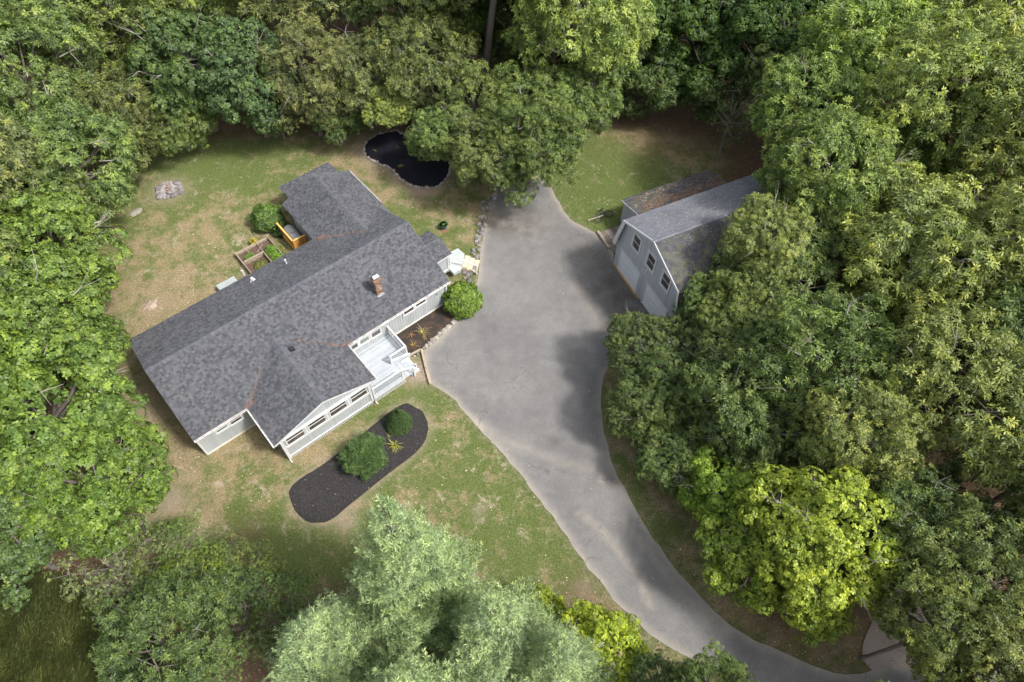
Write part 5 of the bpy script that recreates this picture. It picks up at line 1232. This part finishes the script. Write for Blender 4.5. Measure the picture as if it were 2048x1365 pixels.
# ------------------------------------------------------------------ shrubs and small plants
def shrub(name, pos, R, Rz, col, n, leaf, label, seed, lump=.18, cat='bush', zc=None, hollow=True):
    rng = np.random.default_rng(seed); d = rnd_dirs(n, rng, -.55 if hollow else -.2)
    k = np.array([1+lump*(noise.noise(Vector(q)*2.3+Vector((seed, 0, 0)))+.5*noise.noise(Vector(q)*5+Vector((0, seed, 0)))) for q in d])
    dep = rng.uniform(.82, 1.03, n)[:,None]; Cn = d*k[:,None]*dep*np.array([R, R, Rz])
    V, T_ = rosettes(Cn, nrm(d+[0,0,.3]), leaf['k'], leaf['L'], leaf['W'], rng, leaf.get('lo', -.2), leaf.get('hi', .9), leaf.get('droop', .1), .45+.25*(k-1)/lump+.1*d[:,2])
    T = empty(name, (pos[0], pos[1], 0), 0, label, cat); o = link('foliage', np_mesh(name+'_leaves', V, 4, LEAF, T_), T, (0, 0, Rz*.78 if zc is None else zc)); o.color = (*col, 1)
    bm = MB()
    for q in rnd_dirs(14, rng, .0): bm.tube([(0,0,0), tuple(q*[R*.4, R*.4, Rz*.8]), tuple(q*[R*.85, R*.85, Rz*1.5])], [.04, .03, .012], 4, .5, False)
    bm.build('stems', BARK, T); return T
BOX = dict(k=5, L=.085, W=.055); HYD = dict(k=6, L=.16, W=.095, lo=-.3, hi=.7); YEW = dict(k=7, L=.20, W=.022, lo=.2, hi=1.3, droop=-.02)
# conical dwarf spruce: tight cone
def dwarf_spruce():
    rng = np.random.default_rng(3); n = 5200; z = rng.uniform(0, 1, n)**.8; a = rng.uniform(0, 6.28, n); r = (.82*np.sqrt(np.clip(1-z, 0, 1))*(.6+.4*(1-z)) + .06)
    r = np.where(z < .12, r*(.8+z*1.7), r)*np.array([1+.07*noise.noise(Vector((math.cos(t)*2.5, math.sin(t)*2.5, q*5))) for t, q in zip(a, z)])
    Cn = np.c_[r*np.cos(a), r*np.sin(a), z*1.65+.04]; Nn = np.c_[np.cos(a), np.sin(a), np.full(n, .75)]
    V, T_ = rosettes(Cn, Nn, 5, .075, .03, rng, .1, 1.2, -.02, .42+.2*rng.uniform(-1, 1, n)); T = empty('dwarf_spruce', (-6.75, 18.75, .03), 0, 'dense conical dwarf spruce in the upper end of the oval bed', 'bush')
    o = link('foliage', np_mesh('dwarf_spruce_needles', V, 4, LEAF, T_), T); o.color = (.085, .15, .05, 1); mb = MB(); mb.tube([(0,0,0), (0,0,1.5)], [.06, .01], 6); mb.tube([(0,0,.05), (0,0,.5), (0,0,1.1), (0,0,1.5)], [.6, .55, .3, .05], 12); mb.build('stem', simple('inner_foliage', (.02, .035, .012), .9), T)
dwarf_spruce()
shrub('juniper_bush', (-8.5, 16.35), 1.12, .95, (.115, .20, .075), 3000, YEW, 'shaggy spreading evergreen bush in the middle of the oval bed', 71, .42)
shrub('hydrangea_bush', (-3.45, 27.95), 1.22, 1.05, (.15, .24, .045), 3200, HYD, 'round leafy bush at the front right corner of the house by the driveway', 72, .22)
shrub('leafy_bush', (-18.35, 35.0), 1.05, .9, (.11, .19, .05), 2600, HYD, 'leafy bush behind the house beside the rear wing', 73, .30)
shrub('leafy_bush', (-17.2, 34.2), .6, .5, (.06, .11, .03), 900, HYD, 'small dark bush between the larger bush and the board screen', 74, .30)
# strap-leaved clumps
def clump(pos, n, L, col, label, cat='plant', spread=1., z0=.06, seed=1, wid=.035):
    rng = np.random.default_rng(seed); V, T_ = [], []
    for i in range(n):
        a = rng.uniform(0, 6.28); l = L*rng.uniform(.5, 1.15); out = spread*rng.uniform(.3, 1); pts = [np.array([0,0,0.])]; hgt = .5*l*rng.uniform(.6, 1.1)
        for k in range(1, 5):
            t = k/4; pts.append(np.array([math.cos(a)*l*out*t, math.sin(a)*l*out*t, hgt*4*t*(1-t*.75)*.6]))
        sd_ = np.array([-math.sin(a), math.cos(a), 0])*wid*.5
        for k in range(4):
            w0, w1 = 1-k*.15, 1-(k+1)*.2 if k < 3 else .1; V += [pts[k]-sd_*w0, pts[k]+sd_*w0, pts[k+1]+sd_*w1, pts[k+1]-sd_*w1]; T_.append(rng.uniform(.3, .9))
    o = link('strap_leaf_plant', np_mesh('strap_leaves', np.array(V), 4, LEAF, np.array(T_)), None, (pos[0], pos[1], z0)); o.color = (*col, 1); tag(o, label, cat); return o
clump((-6.95, 17.35), 30, .72, (.36, .40, .08), 'yellowing strap-leaved lily beside the dwarf spruce in the oval bed', seed=4)
clump((-7.25, 17.9), 14, .5, (.22, .26, .10), 'thin wispy clump between the two evergreens of the oval bed', seed=5, wid=.02)
clump((-6.0, 25.6), 26, .85, (.40, .36, .16), 'straw-coloured lily clump in the middle of the front mulch bed', seed=6)
clump((-6.75, 25.35), 11, .42, (.40, .24, .12), 'small brown plant next to the deck in the front mulch bed', seed=7)
clump((-6.55, 24.55), 12, .6, (.34, .27, .10), 'drying arching plant at the lower end of the front mulch bed', seed=8)
clump((-9.3, 41.6), 26, .40, (.20, .24, .07), 'small tufted plant in the front of the pond-shaped bed', seed=9)
clump((-11.6, 43.3), 12, .28, (.16, .20, .08), 'small tuft at the left end of the pond-shaped bed', seed=10)
clump((-9.9, 43.6), 16, .5, (.05, .075, .03), 'dark feathery plant in the shaded back of the pond-shaped bed', seed=11, wid=.05)
o = clump((-5.35, 35.15), 16, .30, (.22, .36, .06), 'light green plant growing in the flower pot', seed=12, z0=.36, wid=.07)
def bedplant(a, s, r, h, col, label, seed, n=500):
    p = hw(a, s); rng = np.random.default_rng(seed); d = rnd_dirs(n, rng, 0)*rng.uniform(.3, 1, (n,1)); V, T_ = rosettes(d*[r, r, h], nrm(d+[0,0,.6]), 5, .15, .05, rng, 0, .9, .1)
    o = link('vegetable_plants', np_mesh('vegetable_leaves', V, 4, LEAF, T_), None, (p.x, p.y, .24)); o.color = (*col, 1); tag(o, label, 'plants')
bedplant(10.75, -11.5, .38, .5, (.16, .30, .05), 'tall green vegetables in the right part of the raised bed', 1, 700)
bedplant(10.7, -10.6, .38, .5, (.18, .32, .05), 'green vegetables in the raised bed nearest the house', 2, 600)
bedplant(9.25, -11.95, .32, .3, (.16, .27, .06), 'leafy green plants in the left part of the raised bed', 3, 380)
bedplant(9.5, -10.8, .5, .18, (.20, .22, .07), 'low weeds in the inner box of the raised bed', 4, 420)
bedplant(11.35, -11.3, .25, .3, (.24, .28, .08), 'weeds growing outside the right edge of the raised bed', 5, 200)
bedplant(10.2, -13.1, .2, .35, (.45, .40, .04), 'yellow flowering plant behind the raised bed', 6, 110)

# ------------------------------------------------------------------ grass tufts, fallen leaves, mulch chips
GRASSB = leafmat('grass_blade', .2, (1.3, 1.15, .9), .5, 1.3)
ALL = np.array(LAWN)
HOUSEP = [tuple(hw(a, s)[:2]) for a, s in ((-.1, .1), (3.6, .1), (3.6, 3.45), (11.95, 3.45), (13.2, 2.2), (17.9, .1), (21.3, -1.2), (21.3, -3.2), (18.3, -4), (18.3, -15), (14, -15), (13.2, -8.2), (-.1, -8.2))]
GARP = [tuple(gw(a, s)[:2]) for a, s in ((-.1, -.1), (-.1, 7.6), (10.4, 7.6), (10.4, -3.6), (2.5, -3.6), (.4, -3.1))]
def keep_lawn(P):
    k = in_poly(P, LAWN) & ~in_poly(P, DRIVE) & ~in_poly(P, OVAL) & ~in_poly(P, POND) & ~in_poly(P, HOUSEP) & ~in_poly(P, GARP) & ~in_poly(P, EBED) & ~in_poly(P, GRAV)
    return k
def grass(name, n, col, lab, thr, sgn, h=.07):
    def kp(P):
        k = keep_lawn(P); idx = np.where(k)[0]; g = g_green(P[idx])+2.2*np.array([noise.fractal(Vector((p[0]*.75, p[1]*.75, 0)), .6, 2.1, 4) for p in P[idx]])*.9
        g = g-.9*g_dirt(P[idx])*sgn; k2 = (g*sgn > thr*sgn+RNG.normal(0, .25, len(idx))); k[idx[~k2]] = False; return k
    o = blade_scatter(name, None, n, (-32, 20, 2, 48), h, .035, GRASSB, kp, lab, 'grass'); o.color = (*col, 1)
grass('green_grass', 110000, (.10, .15, .035), 'green grass growing in patches over the lawns', .5, 1, .065)
grass('dry_grass', 80000, (.28, .23, .12), 'dry straw-coloured grass over the worn parts of the lawns', .5, -1, .05)
def near_drive(P):
    k = keep_lawn(P); d = dist_poly(P, DRIVE); return k & (d < .45+RNG.uniform(-.3, .2, len(P)))
o = blade_scatter('edge_grass', None, 60000, (-6, 20, 2, 40), .12, .03, GRASSB, near_drive, 'longer green grass along the driveway edge', 'grass'); o.color = (.085, .14, .03, 1)
blade_scatter('driveway_leaves', None, 2600, (-7, 22, 2, 42), .08, .06, simple('drive_leaf', (.40, .33, .22), .8, .3, 3, tonevar=.6), lambda P: in_poly(P, DRIVE) & (RNG.random(len(P)) < .06+.6*np.exp(-dist_poly(P, DRIVE)/.5)+.25*ss(P[:,0], 4, 9)), 'scattered dry leaves and grit along the edges of the driveway', 'fallen leaves', flat=True)
blade_scatter('bed_leaves', None, 170, (-13, -4.5, 12, 21), .08, .06, simple('bed_leaf', (.38, .30, .18), .8, .3, 3, tonevar=.6), lambda P: in_poly(P, OVAL) & (RNG.random(len(P)) < .35), 'few tan leaves dropped on the black oval bed', 'fallen leaves', flat=True).location.z = .06
LV = simple('dry_leaf', (.36, .26, .15), .85, .3, 3, tonevar=.7)
blade_scatter('fallen_leaves', None, 30000, (-34, 24, 0, 50), .09, .07, LV, lambda P: ~in_poly(P, DRIVE) & ~in_poly(P, HOUSEP) & ~in_poly(P, GARP) & ~in_poly(P, OVAL) & ~in_poly(P, POND) & (RNG.random(len(P)) < g_litter(P)*.9+.02), 'brown fallen leaves scattered under the trees', 'fallen leaves', flat=True)
blade_scatter('pale_fallen_leaves', None, 2600, (-32, 20, 2, 48), .085, .07, simple('pale_dry_leaf', (.62, .56, .40), .8, .2, 3, tonevar=.4), lambda P: keep_lawn(P) & (RNG.random(len(P)) < .55), 'pale fallen leaves dotted over the lawn', 'fallen leaves', flat=True)
blade_scatter('mulch_chips', None, 60000, (-13, -4.5, 12, 21), .07, .03, CHIP, lambda P: in_poly(P, OVAL) & (dist_poly(P, OVAL) > .05), 'shredded black mulch chips covering the oval bed', 'mulch', flat=True).location.z = .035

def tall(P):
    poly = smooth_loop([(-30,2),(-29,8),(-25.5,9.2),(-22,8.3),(-19.4,7.2),(-17.4,5.6),(-16.6,2.5),(-18,-1),(-27,-2)], 4)
    return in_poly(P, poly)
def tall_grass(n=150000):
    P = np.c_[RNG.uniform(-31, -15, n), RNG.uniform(-3, 10, n)]; P = P[tall(P)]; n = len(P)
    nn = np.array([noise.noise(Vector((p[0]*.7, p[1]*.7, 4))) for p in P]); a = .9+nn*.5+RNG.normal(0, .55, n); h = (.30+.12*nn)*RNG.uniform(.6, 1.2, n)
    b_ = np.c_[P, np.zeros(n)]; d = np.c_[np.cos(a), np.sin(a), np.full(n, .55)]; side = np.c_[-np.sin(a), np.cos(a), np.zeros(n)]*.014; m = b_+d*h[:,None]*.6+np.c_[np.zeros((n,2)), h*.35]; t = b_+d*h[:,None]*1.35+np.c_[np.zeros((n,2)), h*.1]
    V = np.stack([b_-side, b_+side, m+side*.8, t, m-side*.8], 1); o = link('tall_grass', np_mesh('tall_grass', V.reshape(-1, 3), 5, GRASSB, np.clip(.45+nn*.35+RNG.normal(0, .2, n), 0, 1)), kind='stuff'); o.color = (.16, .19, .06, 1)
    tag(o, 'tall olive grass lying over in the shaded bottom left corner', 'tall grass')
tall_grass()
